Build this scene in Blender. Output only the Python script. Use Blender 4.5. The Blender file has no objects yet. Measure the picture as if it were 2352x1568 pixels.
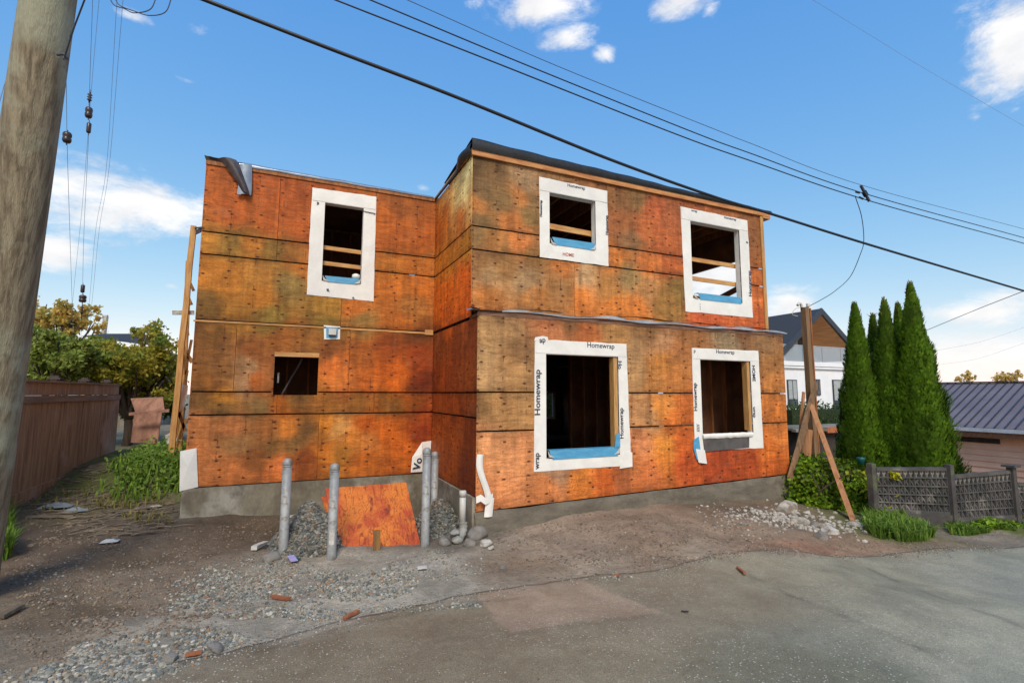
import bpy, math, random
import numpy as np
from mathutils import Vector, Matrix, noise as NZ
R = random.Random(7)
C = bpy.context.scene.collection
SC = bpy.context.scene
# ------------------------------------------------------------------ surveying: sight line -> real point at a known distance
F, PIT, YAW, ROL = 1140.5, .1043, .4234, .0035
def ray(dx, dy):
    x, y = dx-1176, dy-784
    x, y = x*math.cos(ROL)+y*math.sin(ROL), -x*math.sin(ROL)+y*math.cos(ROL)
    r, u = x/F, -y/F
    dd = math.cos(PIT)-u*math.sin(PIT); uu = u*math.cos(PIT)+math.sin(PIT)
    return Vector((r*math.cos(YAW)+dd*math.sin(YAW), dd*math.cos(YAW)-r*math.sin(YAW), uu))
def at(dx, dy, X=None, Y=None, Z=None, D=None):
    a = ray(dx, dy)
    t = X/a.x if X is not None else Y/a.y if Y is not None else Z/a.z if Z is not None else D
    return a*t
def S(r, g, b, k=1.0):
    f = lambda c: (c/255/12.92 if c <= 10 else ((c/255+.055)/1.055)**2.4)*k
    return (f(r), f(g), f(b), 1)
def sm(a, b, x):
    t = min(1, max(0, (x-a)/(b-a))) if a != b else float(x > a)
    return t*t*(3-2*t)
# ------------------------------------------------------------------ node helpers
class NT:
    def __init__(s, nt): s.nt = nt; s.N = nt.nodes; s.L = nt.links
    def n(s, t, **k):
        o = s.N.new(t)
        for a, v in k.items(): setattr(o, a, v)
        return o
    def lk(s, a, b): s.L.new(a, b)
    def put(s, sock, v):
        if hasattr(v, 'is_output') or isinstance(v, bpy.types.NodeSocket): s.L.new(v, sock)
        elif v is not None: sock.default_value = v
    def m(s, op, a, b=None, c=None, clamp=False):
        o = s.n('ShaderNodeMath', operation=op, use_clamp=clamp)
        s.put(o.inputs[0], a); s.put(o.inputs[1], b)
        if c is not None: s.put(o.inputs[2], c)
        return o.outputs[0]
    def v(s, op, a, b=None, out=0):
        o = s.n('ShaderNodeVectorMath', operation=op)
        s.put(o.inputs[0], a)
        if b is not None: s.put(o.inputs[1], b)
        return o.outputs[out]
    def sst(s, x, a, b, lo=0., hi=1.):
        o = s.n('ShaderNodeMapRange', interpolation_type='SMOOTHSTEP')
        s.put(o.inputs[0], x)
        for i, q in enumerate((a, b, lo, hi)): o.inputs[i+1].default_value = q
        return o.outputs[0]
    def noise(s, vec, scale, det=4, rough=.55, dist=0, out=0):
        o = s.n('ShaderNodeTexNoise'); s.put(o.inputs['Vector'], vec)
        o.inputs['Scale'].default_value = scale; o.inputs['Detail'].default_value = det
        o.inputs['Roughness'].default_value = rough; o.inputs['Distortion'].default_value = dist
        return o.outputs[out]
    def mix(s, f, a, b, bt='MIX'):
        o = s.n('ShaderNodeMix', data_type='RGBA', blend_type=bt)
        s.put(o.inputs[0], f); s.put(o.inputs[6], a); s.put(o.inputs[7], b)
        return o.outputs[2]
    def gray(s, x):
        o = s.n('ShaderNodeCombineColor'); [s.put(o.inputs[i], x) for i in range(3)]
        return o.outputs[0]
    def bump(s, h, st=.3, d=.01):
        o = s.n('ShaderNodeBump'); o.inputs['Strength'].default_value = st; o.inputs['Distance'].default_value = d
        s.put(o.inputs['Height'], h); return o.outputs[0]
def newmat(name):
    m = bpy.data.materials.new(name); m.use_nodes = True
    t = NT(m.node_tree); b = t.N['Principled BSDF']
    return m, t, b
def coord(t, stretch=None, kind='Object'):
    c = t.n('ShaderNodeTexCoord').outputs[kind]
    return t.v('MULTIPLY', c, stretch) if stretch else c
def mk(name, c1, c2=None, scale=4, stretch=None, rough=.8, bump=.25, bd=.01, metal=0, fine=60, fine_amt=.25, c3=None, s3=1.5, island=0, spec=.5, cov=None):
    m, t, b = newmat(name)
    co = coord(t, stretch)
    n1 = t.noise(co, scale, 6, .6, .3); n2 = t.noise(co, fine, 3)
    col = t.mix(t.sst(n1, .33, .67), c1, c2 or c1)
    if c3: col = t.mix(t.sst(t.noise(coord(t), s3, 5, .6), .52, .66), col, c3)
    col = t.mix(1., col, t.gray(t.m('ADD', t.m('MULTIPLY', n2, fine_amt*2), 1-fine_amt)), 'MULTIPLY')
    if island:
        g = t.n('ShaderNodeNewGeometry').outputs['Random Per Island']
        col = t.mix(1., col, t.gray(t.m('ADD', t.m('MULTIPLY', g, island), 1-island*.5)), 'MULTIPLY')
    t.lk(col, b.inputs['Base Color'])
    b.inputs['Roughness'].default_value = rough; b.inputs['Metallic'].default_value = metal
    b.inputs['Specular IOR Level'].default_value = spec
    if bump: t.lk(t.bump(t.m('ADD', n1, t.m('MULTIPLY', n2, .4)), bump, bd), b.inputs['Normal'])
    return m
def leafmat(name, c1, c2, c3=None, trans=.25, rough=.55):
    m, t, b = newmat(name)
    g = t.n('ShaderNodeNewGeometry').outputs['Random Per Island']
    col = t.mix(g, c1, c2)
    if c3:
        col = t.mix(t.sst(t.noise(coord(t), 1.6, 3), .5, .62), col, c3)
    col = t.mix(1., col, t.gray(t.m('ADD', t.m('MULTIPLY', t.noise(coord(t), 5, 3), 1.2), .4)), 'MULTIPLY')
    t.lk(col, b.inputs['Base Color']); b.inputs['Roughness'].default_value = rough
    b.inputs['Specular IOR Level'].default_value = .25
    tr = t.n('ShaderNodeBsdfTranslucent'); t.lk(col, tr.inputs[0])
    mx = t.n('ShaderNodeMixShader'); mx.inputs[0].default_value = trans
    t.lk(b.outputs[0], mx.inputs[1]); t.lk(tr.outputs[0], mx.inputs[2])
    t.lk(mx.outputs[0], t.N['Material Output'].inputs[0])
    return m
# ------------------------------------------------------------------ mesh helpers
class MB:
    def __init__(s): s.v = []; s.f = []; s.uv = None; s.col = None
    def add(s, vs, fs):
        o = len(s.v); s.v += [tuple(p) for p in vs]; s.f += [tuple(i+o for i in f) for f in fs]; return s
    def box(s, a, b, M=None):
        (x0, y0, z0), (x1, y1, z1) = a, b
        vs = [Vector(p) for p in ((x0,y0,z0),(x1,y0,z0),(x1,y1,z0),(x0,y1,z0),(x0,y0,z1),(x1,y0,z1),(x1,y1,z1),(x0,y1,z1))]
        if M: vs = [M @ p for p in vs]
        return s.add(vs, [(0,3,2,1),(4,5,6,7),(0,1,5,4),(1,2,6,5),(2,3,7,6),(3,0,4,7)])
    def beam(s, p, q, w, h, up=(0,0,1), jit=0):
        p, q = Vector(p), Vector(q); d = (q-p).normalized(); up = Vector(up)
        if abs(d.dot(up)) > .97: up = Vector((1,0,0))
        a = d.cross(up).normalized()*w/2; b = a.cross(d).normalized()*h/2
        n = 1 if not jit else 6; vs = []; fs = []
        for i in range(n+1):
            c = p.lerp(q, i/n) + Vector((R.uniform(-jit,jit),R.uniform(-jit,jit),R.uniform(-jit,jit)))
            vs += [c-a-b, c+a-b, c+a+b, c-a+b]
        for i in range(n):
            for k in range(4): fs.append((i*4+k, i*4+(k+1)%4, i*4+4+(k+1)%4, i*4+4+k))
        fs += [(3,2,1,0), (n*4, n*4+1, n*4+2, n*4+3)]
        return s.add(vs, fs)
    def tube(s, pts, r, n=8, cap=True):
        pts = [Vector(p) for p in pts]; rr = r if isinstance(r, (list, tuple)) else [r]*len(pts)
        vs = []; fs = []; ref = Vector((.13,.31,.94))
        for i, p in enumerate(pts):
            d = (pts[min(i+1,len(pts)-1)]-pts[max(i-1,0)]).normalized()
            if abs(d.dot(ref)) > .95: ref = Vector((1,.1,0))
            a = d.cross(ref).normalized(); b = d.cross(a)
            vs += [p+(a*math.cos(2*math.pi*k/n)+b*math.sin(2*math.pi*k/n))*rr[i] for k in range(n)]
        for i in range(len(pts)-1):
            for k in range(n): fs.append((i*n+k, i*n+(k+1)%n, i*n+n+(k+1)%n, i*n+n+k))
        if cap: fs += [tuple(range(n-1,-1,-1)), tuple(range((len(pts)-1)*n, len(pts)*n))]
        return s.add(vs, fs)
    def lathe(s, prof, n=24, c=(0,0,0)):
        vs = []; fs = []
        for r, z in prof: vs += [(c[0]+r*math.cos(2*math.pi*k/n), c[1]+r*math.sin(2*math.pi*k/n), c[2]+z) for k in range(n)]
        for i in range(len(prof)-1):
            for k in range(n): fs.append((i*n+k, i*n+(k+1)%n, i*n+n+(k+1)%n, i*n+n+k))
        fs += [tuple(range(n-1,-1,-1)), tuple(range((len(prof)-1)*n, len(prof)*n))]
        return s.add(vs, fs)
    def slab(s, poly, y0, y1, ax='y'):
        n = len(poly)
        P = (lambda a, b, t: (a, t, b)) if ax == 'y' else (lambda a, b, t: (t, a, b)) if ax == 'x' else (lambda a, b, t: (a, b, t))
        vs = [P(a, b, y0) for a, b in poly]+[P(a, b, y1) for a, b in poly]
        fs = [tuple(range(n)), tuple(range(2*n-1, n-1, -1))]+[(i, n+i, n+(i+1)%n, (i+1)%n) for i in range(n)]
        return s.add(vs, fs)
    def grid(s, nu, nv, fn):
        vs = [fn(i/nu, j/nv) for j in range(nv+1) for i in range(nu+1)]
        fs = [(j*(nu+1)+i, j*(nu+1)+i+1, (j+1)*(nu+1)+i+1, (j+1)*(nu+1)+i) for j in range(nv) for i in range(nu)]
        return s.add(vs, fs)
    def stone(s, c, r, sq=.7, sub=1):
        vs, fs = ICO[sub]; q = Matrix.Rotation(R.uniform(0,6.28), 3, 'Z') @ Matrix.Rotation(R.uniform(-.6,.6), 3, 'X')
        sc = Vector((R.uniform(.7,1.35), R.uniform(.7,1.2), R.uniform(.5,.9)*sq/.7)); sd = R.uniform(0, 99)
        out = []
        for p in vs:
            k = 1+.35*NZ.noise(p*1.3+Vector((sd,0,0)))
            out.append(q @ Vector((p.x*sc.x*k*r, p.y*sc.y*k*r, p.z*sc.z*k*r))+Vector(c))
        return s.add(out, fs)
    def leaf(s, c, size, nrm=None, asp=.6):
        d = Vector((R.gauss(0,1), R.gauss(0,1), R.gauss(0,1))).normalized()
        if nrm is not None: d = (Vector(nrm)+d*.7).normalized()
        a = d.cross(Vector((R.gauss(0,1), R.gauss(0,1), R.gauss(0,1)))).normalized(); b = d.cross(a)
        c = Vector(c); l = size*R.uniform(.6,1.3); w = l*asp
        return s.add([c-a*l*.5, c+b*w*.5+d*l*.06, c+a*l*.5, c-b*w*.5+d*l*.06], [(0,1,2,3)])
def _ico(sub):
    import bmesh
    bm = bmesh.new(); bmesh.ops.create_icosphere(bm, subdivisions=sub, radius=1)
    r = ([v.co.copy() for v in bm.verts], [tuple(v.index for v in f.verts) for f in bm.faces]); bm.free(); return r
ICO = {1: _ico(1), 2: _ico(2), 3: _ico(3)}
def obj(name, mb, mat, parent=None, smooth=False, local=False):
    me = bpy.data.meshes.new(name); me.from_pydata(mb.v, [], mb.f)
    if mb.uv is not None:
        u = me.uv_layers.new(name='UVMap'); idx = np.empty(len(me.loops), np.int32); me.loops.foreach_get('vertex_index', idx)
        u.data.foreach_set('uv', np.asarray(mb.uv, np.float32)[idx].ravel())
    if mb.col is not None:
        a = me.color_attributes.new('tone', 'FLOAT_COLOR', 'POINT'); a.data.foreach_set('color', np.asarray(mb.col, np.float32).ravel())
    if smooth: me.polygons.foreach_set('use_smooth', [True]*len(me.polygons))
    me.materials.append(mat); me.update()
    o = bpy.data.objects.new(name, me); C.objects.link(o)
    if parent is not None:
        o.parent = parent
        if not local:
            o.matrix_parent_inverse = WM[parent.name].inverted()
    WM[o.name] = Matrix.Identity(4) if not local else None
    return o
WM = {}
def thing(name, label, cat, loc=(0,0,0), rz=0, group=None):
    o = bpy.data.objects.new(name, None); C.objects.link(o); o.empty_display_size = .2
    o.location = loc; o.rotation_euler = (0,0,rz)
    WM[o.name] = Matrix.Translation(loc) @ Matrix.Rotation(rz, 4, 'Z')
    return tag(o, label, cat, group)
def tag(o, label, cat, group=None, kind=None):
    o['label'] = label; o['category'] = cat
    if group: o['group'] = group
    if kind: o['kind'] = kind
    return o
def struct(o): o['kind'] = 'structure'; return o
def stuff(o, label, cat): return tag(o, label, cat, None, 'stuff')
def copy_tree(o, parent=None):
    c = o.copy(); C.objects.link(c)
    if parent is not None: c.parent = parent
    for ch in list(o.children): copy_tree(ch, c)
    return c
def spline(pts, n=14):
    pts = [Vector(p) for p in pts]; out = []
    P = [pts[0]*2-pts[1]]+pts+[pts[-1]*2-pts[-2]]
    for i in range(1, len(P)-2):
        for k in range(n):
            t = k/n; a, b, c, d = P[i-1:i+3]
            out.append(.5*((2*b)+(c-a)*t+(2*a-5*b+4*c-d)*t*t+(3*b-a-3*c+d)*t**3))
    return out+[pts[-1]]
def text(txt, size, M, mat, parent, name='lettering', bold=.0):
    cu = bpy.data.curves.new('txt', 'FONT'); cu.body = txt; cu.size = size*.82; cu.offset = bold; cu.extrude = .0008
    cu.align_x = 'CENTER'; cu.align_y = 'CENTER'; cu.resolution_u = 3
    o = bpy.data.objects.new('txt', cu); C.objects.link(o)
    dg = bpy.context.evaluated_depsgraph_get(); me = bpy.data.meshes.new_from_object(o.evaluated_get(dg))
    bpy.data.objects.remove(o); bpy.data.curves.remove(cu)
    mb = MB(); mb.v = [tuple(M @ v.co) for v in me.vertices]; mb.f = [tuple(p.vertices) for p in me.polygons]
    bpy.data.meshes.remove(me)
    return obj(name, mb, mat, parent)
# ------------------------------------------------------------------ colour fields from survey spots
class Field:
    def __init__(s, pts, p=2.0, e=.02):
        s.P = np.array([q[0] for q in pts], float); s.Cc = np.array([q[1][:3] for q in pts], float); s.p = p; s.e = e
    def __call__(s, X):
        X = np.asarray(X, float); out = np.empty((len(X), 3))
        for i in range(0, len(X), 4000):
            d = ((X[i:i+4000, None, :]-s.P[None])**2).sum(2)+s.e
            w = d**-s.p; out[i:i+4000] = (w@s.Cc)/w.sum(1, keepdims=True)
        return out
def warp2(u, v, sc, am, sd=0):
    return (u+am*NZ.noise(Vector((u*sc, v*sc, sd))), v+am*NZ.noise(Vector((u*sc, v*sc, sd+9.3))))
# ------------------------------------------------------------------ materials
def plywood():
    m, t, b = newmat('plywood_sheathing')
    uv0 = coord(t, None, 'UV'); uv = uv0; sp = t.n('ShaderNodeSeparateXYZ'); t.lk(uv, sp.inputs[0]); u, v = sp.outputs[0], sp.outputs[1]
    off = t.n('ShaderNodeCombineXYZ'); oi = t.n('ShaderNodeObjectInfo').outputs['Random']; t.lk(t.m('MULTIPLY', oi, 61.), off.inputs[0]); t.lk(t.m('MULTIPLY', oi, 23.), off.inputs[1]); uv = t.v('ADD', uv0, off.outputs[0])
    a = t.n('ShaderNodeVertexColor'); a.layer_name = 'tone'; col = t.mix(1., a.outputs[0], t.gray(t.m('ADD', t.m('MULTIPLY', t.m('FRACT', t.m('MULTIPLY', oi, 7.3)), .22), .89)), 'MULTIPLY')
    grain = t.noise(t.v('MULTIPLY', uv, (1.3, 22, 1)), 1., 7, .65, .6)
    cath = t.noise(t.v('MULTIPLY', uv, (.55, 3.2, 1)), 1., 2, .5, 0)
    rings = t.m('ABSOLUTE', t.m('SINE', t.m('MULTIPLY', cath, 95)))
    mott = t.noise(uv, 2.6, 7, .65, .8); fine = t.noise(uv, 38, 4, .6); str_ = t.noise(t.v('MULTIPLY', uv, (9, .8, 1)), 1., 4, .6)
    mid = t.noise(t.v('MULTIPLY', uv, (3.2, 9, 1)), 1., 6, .7, 1.4)
    k = t.sst(grain, .28, .72, .86, 1.13)
    k = t.m('MULTIPLY', k, t.m('ADD', t.m('MULTIPLY', t.m('POWER', rings, .5), .22), .84))
    k = t.m('MULTIPLY', k, t.sst(fine, .3, .7, .88, 1.12))
    k = t.m('MULTIPLY', k, t.sst(mott, .25, .72, .75, 1.2))
    k = t.m('MULTIPLY', k, t.sst(mid, .3, .68, .78, 1.16))
    k = t.m('MULTIPLY', k, t.sst(str_, .3, .7, .8, 1.14))
    col = t.mix(1., col, t.gray(k), 'MULTIPLY')
    col = t.mix(t.m('MULTIPLY', t.sst(mid, .5, .34), .2), col, t.mix(1., col, S(214,150,120), 'MULTIPLY'))
    # grey weathering and black mould blotches
    col = t.mix(t.m('MULTIPLY', t.sst(t.noise(uv, 1.7, 6, .65, 1.2), .56, .72), .22), col, S(168,126,90))
    mould = t.m('MULTIPLY', t.sst(t.noise(uv, 2.1, 5, .6, .5), .52, .7), t.sst(t.noise(uv, 30, 5, .7), .5, .62))
    col = t.mix(t.m('MULTIPLY', mould, .42), col, S(48,30,18))
    # nail bleed down every stud line, dotted joints
    U = t.m('DIVIDE', u, .4064); V = t.m('DIVIDE', v, .135)
    fu, fv = t.m('FLOOR', U), t.m('FLOOR', V)
    cc = t.n('ShaderNodeCombineXYZ'); t.lk(fu, cc.inputs[0]); t.lk(fv, cc.inputs[1])
    w = t.n('ShaderNodeTexWhiteNoise', noise_dimensions='2D'); t.lk(cc.outputs[0], w.inputs['Vector'])
    ws = t.n('ShaderNodeSeparateColor'); t.lk(w.outputs['Color'], ws.inputs[0]); r1, r2, r3 = ws.outputs
    du = t.m('MULTIPLY', t.m('SUBTRACT', t.m('SUBTRACT', t.m('FRACT', U), .5), t.m('MULTIPLY', t.m('SUBTRACT', r1, .5), .34)), .4064/1.9)
    dv = t.m('MULTIPLY', t.m('SUBTRACT', t.m('SUBTRACT', t.m('FRACT', V), .5), t.m('MULTIPLY', t.m('SUBTRACT', r2, .5), .7)), .135)
    d = t.m('SQRT', t.m('ADD', t.m('MULTIPLY', du, du), t.m('MULTIPLY', dv, dv)))
    d = t.m('ADD', d, t.m('MULTIPLY', t.m('SUBTRACT', fine, .5), .016))
    nail = t.m('MULTIPLY', t.m('SUBTRACT', 1., t.sst(d, .009, .022)), t.m('GREATER_THAN', r3, .4))
    col = t.mix(t.m('MULTIPLY', nail, .85), col, S(66,24,12))
    dl = t.m('ABSOLUTE', t.m('SUBTRACT', t.m('FRACT', t.m('ADD', U, t.m('MULTIPLY', t.m('SUBTRACT', mott, .5), .16))), .5))
    dash = t.m('MULTIPLY', t.m('SUBTRACT', 1., t.sst(dl, .008, .035)), t.sst(t.noise(t.v('MULTIPLY', uv, (1.2, 9, 1)), 1., 4, .7), .5, .6))
    col = t.mix(t.m('MULTIPLY', dash, .6), col, S(60,32,18))
    band = t.m('MULTIPLY', t.m('SUBTRACT', 1., t.sst(dl, .03, .16)), t.sst(t.noise(t.v('MULTIPLY', uv, (1.1, .9, 1)), 1., 5, .65), .5, .68))
    col = t.mix(t.m('MULTIPLY', band, .4), col, S(92,42,18))
    t.lk(col, b.inputs['Base Color']); b.inputs['Roughness'].default_value = .72; b.inputs['Specular IOR Level'].default_value = .3
    t.lk(t.bump(t.m('ADD', t.m('ADD', grain, t.m('MULTIPLY', rings, .15)), t.m('MULTIPLY', fine, .6)), .35, .006), b.inputs['Normal'])
    return m
def attr_ground(name, stones=True, road=False):
    m, t, b = newmat(name); co = coord(t)
    a = t.n('ShaderNodeVertexColor'); a.layer_name = 'tone'; col = a.outputs[0]
    n1 = t.noise(co, 2.2, 7, .7, .4); n2 = t.noise(co, 14, 6, .7); n3 = t.noise(co, 70, 4, .7)
    if road:
        n4 = t.noise(co, 150, 3, .7)
        k = t.m('MULTIPLY', t.sst(n1, .3, .7, .84, 1.14), t.m('ADD', t.m('MULTIPLY', n3, 1.3), .35)); k = t.m('MULTIPLY', k, t.sst(n4, .3, .7, .72, 1.28))
        k = t.m('MULTIPLY', k, t.m('ADD', t.m('MULTIPLY', n2, .5), .75))
        col = t.mix(1., col, t.gray(k), 'MULTIPLY')
        vo = t.n('ShaderNodeTexVoronoi'); t.lk(co, vo.inputs['Vector']); vo.inputs['Scale'].default_value = 46
        cs = t.n('ShaderNodeSeparateColor'); t.lk(vo.outputs['Color'], cs.inputs[0])
        sp = t.m('MULTIPLY', t.m('LESS_THAN', vo.outputs['Distance'], .29), t.m('GREATER_THAN', cs.outputs[0], .78))
        sp = t.m('MULTIPLY', sp, t.sst(t.noise(co, .9, 3), .38, .58, .12, 1.))
        col = t.mix(sp, col, S(190,182,168))
        t.lk(col, b.inputs['Base Color']); 
        t.lk(t.sst(n1, .3, .7, .42, .7), b.inputs['Roughness'])
        t.lk(t.bump(t.m('ADD', n3, t.m('MULTIPLY', n2, .6)), .5, .006), b.inputs['Normal'])
    else:
        k = t.m('MULTIPLY', t.sst(n1, .28, .72, .68, 1.25), t.m('ADD', t.m('MULTIPLY', n2, .9), .55))
        k = t.m('MULTIPLY', k, t.m('ADD', t.m('MULTIPLY', n3, .9), .55))
        col = t.mix(1., col, t.gray(k), 'MULTIPLY')
        vo = t.n('ShaderNodeTexVoronoi'); t.lk(co, vo.inputs['Vector']); vo.inputs['Scale'].default_value = 34; 
        cs = t.n('ShaderNodeSeparateColor'); t.lk(vo.outputs['Color'], cs.inputs[0])
        peb = t.m('MULTIPLY', t.sst(vo.outputs['Distance'], .45, .25), t.m('GREATER_THAN', cs.outputs[0], .62))
        peb = t.m('MULTIPLY', peb, t.sst(n1, .42, .58, .15, 1.))
        pc = t.mix(cs.outputs[1], S(96,94,88), S(165,158,146))
        col = t.mix(t.m('MULTIPLY', peb, .75), col, pc)
        t.lk(col, b.inputs['Base Color']); b.inputs['Roughness'].default_value = .92
        h = t.m('ADD', t.m('ADD', t.m('MULTIPLY', n1, 2.), n2), t.m('ADD', t.m('MULTIPLY', n3, .5), t.m('MULTIPLY', peb, .5)))
        t.lk(t.bump(h, .8, .03), b.inputs['Normal'])
    b.inputs['Specular IOR Level'].default_value = .3
    return m
M = {}
M['ply'] = plywood()
M['dirt'] = attr_ground('bare_dirt'); M['road'] = attr_ground('worn_asphalt', road=True)
M['lumber'] = mk('fresh_lumber', S(196,152,92), S(172,122,66), 3, (6,6,1), .7, .2, .004, fine=30)
M['lumberx'] = mk('fresh_lumber_along', S(206,160,100), S(180,124,66), 3, (1,6,6), .7, .2, .004, fine=30)
M['fasc'] = mk('orange_fascia_timber', S(204,146,90), S(176,112,62), 3, (1,6,6), .7, .2, .004, fine=30)
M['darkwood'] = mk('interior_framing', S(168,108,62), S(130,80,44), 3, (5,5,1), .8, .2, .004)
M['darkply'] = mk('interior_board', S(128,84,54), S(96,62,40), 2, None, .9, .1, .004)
M['wrap'] = mk('white_house_wrap', S(238,235,227), S(227,224,217), 3, None, .55, .5, .012, fine=9, fine_amt=.05)
M['blue'] = mk('blue_sill_tape', S(92,164,200), S(74,146,188), 5, (1,1,4), .5, .3, .004, fine=20, fine_amt=.1)
M['ink'] = mk('navy_ink', S(34,40,78), S(28,32,60), 8, None, .7, 0)
M['redink'] = mk('red_ink', S(190,110,105), None, 8, None, .7, 0)
M['membrane'] = mk('black_membrane', S(22,22,24), S(36,36,38), 4, None, .5, .4, .02, fine=20)
M['flash'] = mk('grey_flashing', S(150,160,172), S(118,128,142), 2.5, None, .32, .4, .01, metal=.55, fine=12, fine_amt=.15)
M['flashpale'] = mk('pale_flashing', S(205,212,218), S(170,182,194), 2.5, None, .35, .4, .01, metal=.3, fine=12, fine_amt=.12)
M['flap'] = mk('torn_flap', S(96,86,84), S(62,54,54), 3, (2,2,1), .45, .4, .01)
M['conc'] = mk('site_concrete', S(132,124,106), S(96,88,74), 2.2, (1,1,.6), .9, .5, .02, fine=26, fine_amt=.3, c3=S(162,156,142), s3=1.1)
M['concR'] = mk('parged_concrete', S(112,104,90), S(90,82,70), 2.2, (1,1,2.5), .92, .7, .03, fine=22, fine_amt=.35, c3=S(126,118,102), s3=1.2)
M['steel'] = mk('galvanised_pipe', S(160,160,158), S(130,131,131), 4, (1,1,.5), .55, .15, .004, metal=.12, fine=34, fine_amt=.3, c3=S(116,108,96), s3=7)
M['pvc'] = mk('white_pvc', S(206,204,196), S(190,188,180), 5, None, .45, .1, .004, fine_amt=.08)
M['conccake'] = mk('concrete_cake', S(160,158,150), S(128,126,118), 7, None, .95, .6, .02)
M['rock'] = mk('grey_rock', S(132,126,118), S(108,102,95), 5, None, .9, .5, .02)
M['rockw'] = mk('pale_rubble', S(192,186,174), S(150,142,130), 6, None, .92, .7, .03, c3=S(122,108,94), s3=5)
def gravelmat(name, k):
    m, t, b = newmat(name); g = t.n('ShaderNodeNewGeometry').outputs['Random Per Island']; r = t.n('ShaderNodeValToRGB'); r.color_ramp.interpolation = 'CONSTANT'
    L_ = [(0,(98,100,94)),(.16,(142,136,122)),(.32,(120,118,108)),(.46,(150,144,130)),(.58,(108,112,110)),(.7,(132,118,98)),(.8,(88,86,80)),(.92,(170,164,152)),(.975,(140,104,76))]
    while len(r.color_ramp.elements) < len(L_): r.color_ramp.elements.new(.5)
    for e, (p, c) in zip(r.color_ramp.elements, L_): e.position = p; e.color = S(*c, k=k)
    t.lk(g, r.inputs[0]); n = t.noise(coord(t), 90, 3)
    t.lk(t.mix(1., r.outputs[0], t.gray(t.m('ADD', t.m('MULTIPLY', n, .8), .6)), 'MULTIPLY'), b.inputs['Base Color']); b.inputs['Roughness'].default_value = .93; b.inputs['Specular IOR Level'].default_value = .25
    return m
M['gravel'] = gravelmat('crushed_gravel', 1.2); M['gravelg'] = gravelmat('grey_gravel', .78)
M['clod'] = mk('dirt_clod', S(132,114,96), S(108,92,76), 9, None, .95, .3, .01, island=.7)
M['pole'] = mk('weathered_pole', S(152,138,112), S(104,90,70), 2.6, (10,10,.35), .9, 1., .02, fine=20, fine_amt=.4, c3=S(160,158,134), s3=1.1)
M['fence'] = mk('brown_fence', S(170,138,108), S(128,100,76), 1.6, (7,7,.7), .85, .4, .008, fine=24, fine_amt=.3, c3=S(170,144,128), s3=1.1)
M['fencerail'] = mk('brown_fence_rail', S(146,124,106), S(116,96,82), 1.6, (7,.7,7), .85, .4, .008, fine=24, fine_amt=.3)
M['fencecap'] = mk('dark_post_cap', S(74,64,62), S(56,48,48), 3)
M['cfence'] = mk('dark_screen_concrete', S(88,84,82), S(62,60,59), 3, None, .9, .5, .01, fine=20, fine_amt=.3, c3=S(122,116,110), s3=2.2)
M['cpost'] = mk('dark_concrete_post', S(84,78,74), S(62,58,56), 3, None, .9, .5, .01, c3=S(92,98,70), s3=2)
M['mast'] = mk('service_post_wood', S(146,114,82), S(112,86,62), 2, (8,8,.6), .85, .5, .008)
M['brace'] = mk('brace_timber', S(196,142,100), S(164,112,74), 2, (5,5,.8), .8, .4, .008)
M['black'] = mk('cable_sheath', S(22,22,24), S(34,34,36), 6, None, .5, .1)
M['wire'] = mk('grey_wire', S(74,80,92), S(60,64,74), 6, None, .5, 0)
M['wirep'] = mk('pale_wire', S(150,172,198), S(140,160,186), 6, None, .5, 0)
M['insul'] = mk('brown_insulator', S(70,52,46), S(48,38,36), 6, None, .35, 0)
M['stucco'] = mk('white_stucco', S(240,240,241), S(232,233,235), 2, None, .8, .1, .01, fine_amt=.05)
M['shingle'] = mk('dark_shingle', S(58,60,66), S(44,46,52), 8, (1,3,3), .85, .4, .02, fine=14)
M['trimdark'] = mk('charcoal_trim', S(56,60,68), S(48,52,60), 3, None, .5, .05)
M['soffit'] = mk('cedar_soffit', S(228,168,108), S(200,138,80), 2, (5,.5,5), .6, .1)
M['glass'] = mk('window_glass', S(70,84,92), S(50,60,66), 1.2, None, .08, 0, fine_amt=.05, spec=.8)
M['blind'] = mk('pale_blind', S(176,182,180), S(156,160,160), 2, (1,1,14), .7, 0)
M['roofmetal'] = mk('grey_metal_roof', S(118,110,116), S(106,98,106), 1, None, .62, .05, metal=.0, fine_amt=.06)
M['gutter'] = mk('pale_gutter', S(196,200,206), S(176,180,188), 3, None, .5, .05)
M['siding'] = mk('tan_pink_siding', S(232,190,166), S(220,176,152), 1.5, None, .8, .05, fine_amt=.08)
M['fasciaold'] = mk('old_fascia', S(150,112,92), S(116,82,66), 3, (1,5,5), .85, .3)
M['shedwall'] = mk('dark_shed_wall', S(70,62,52), S(50,44,38), 3)  # plain dark brown for the shed wall
M['orange'] = mk('orange_edge', S(192,118,74), S(170,98,58), 3, None, .7, .1)
M['bark'] = mk('bark', S(80,64,50), S(56,46,38), 5, (3,3,.6), .9, .6, .02)
M['cedar'] = leafmat('cedar_foliage', S(68,104,24), S(124,158,42), S(94,124,38), .28)
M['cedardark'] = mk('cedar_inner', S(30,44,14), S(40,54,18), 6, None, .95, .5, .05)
M['cedartip'] = leafmat('cedar_tip_foliage', S(96,96,40), S(128,112,58), None, .25)
M['ivy'] = leafmat('ivy_leaves', S(74,112,26), S(146,172,40), S(86,104,28), .3)
M['yellow'] = leafmat('yellow_leaves', S(190,172,40), S(150,160,40), None, .3)
M['hedge'] = leafmat('hedge_leaves', S(40,64,24), S(84,112,44), S(60,82,34), .25)
M['autumn'] = leafmat('autumn_leaves', S(160,156,56), S(184,170,74), S(130,150,66), .5)
M['golden'] = leafmat('golden_leaves', S(206,176,84), S(228,198,120), S(180,166,84), .5)
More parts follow.
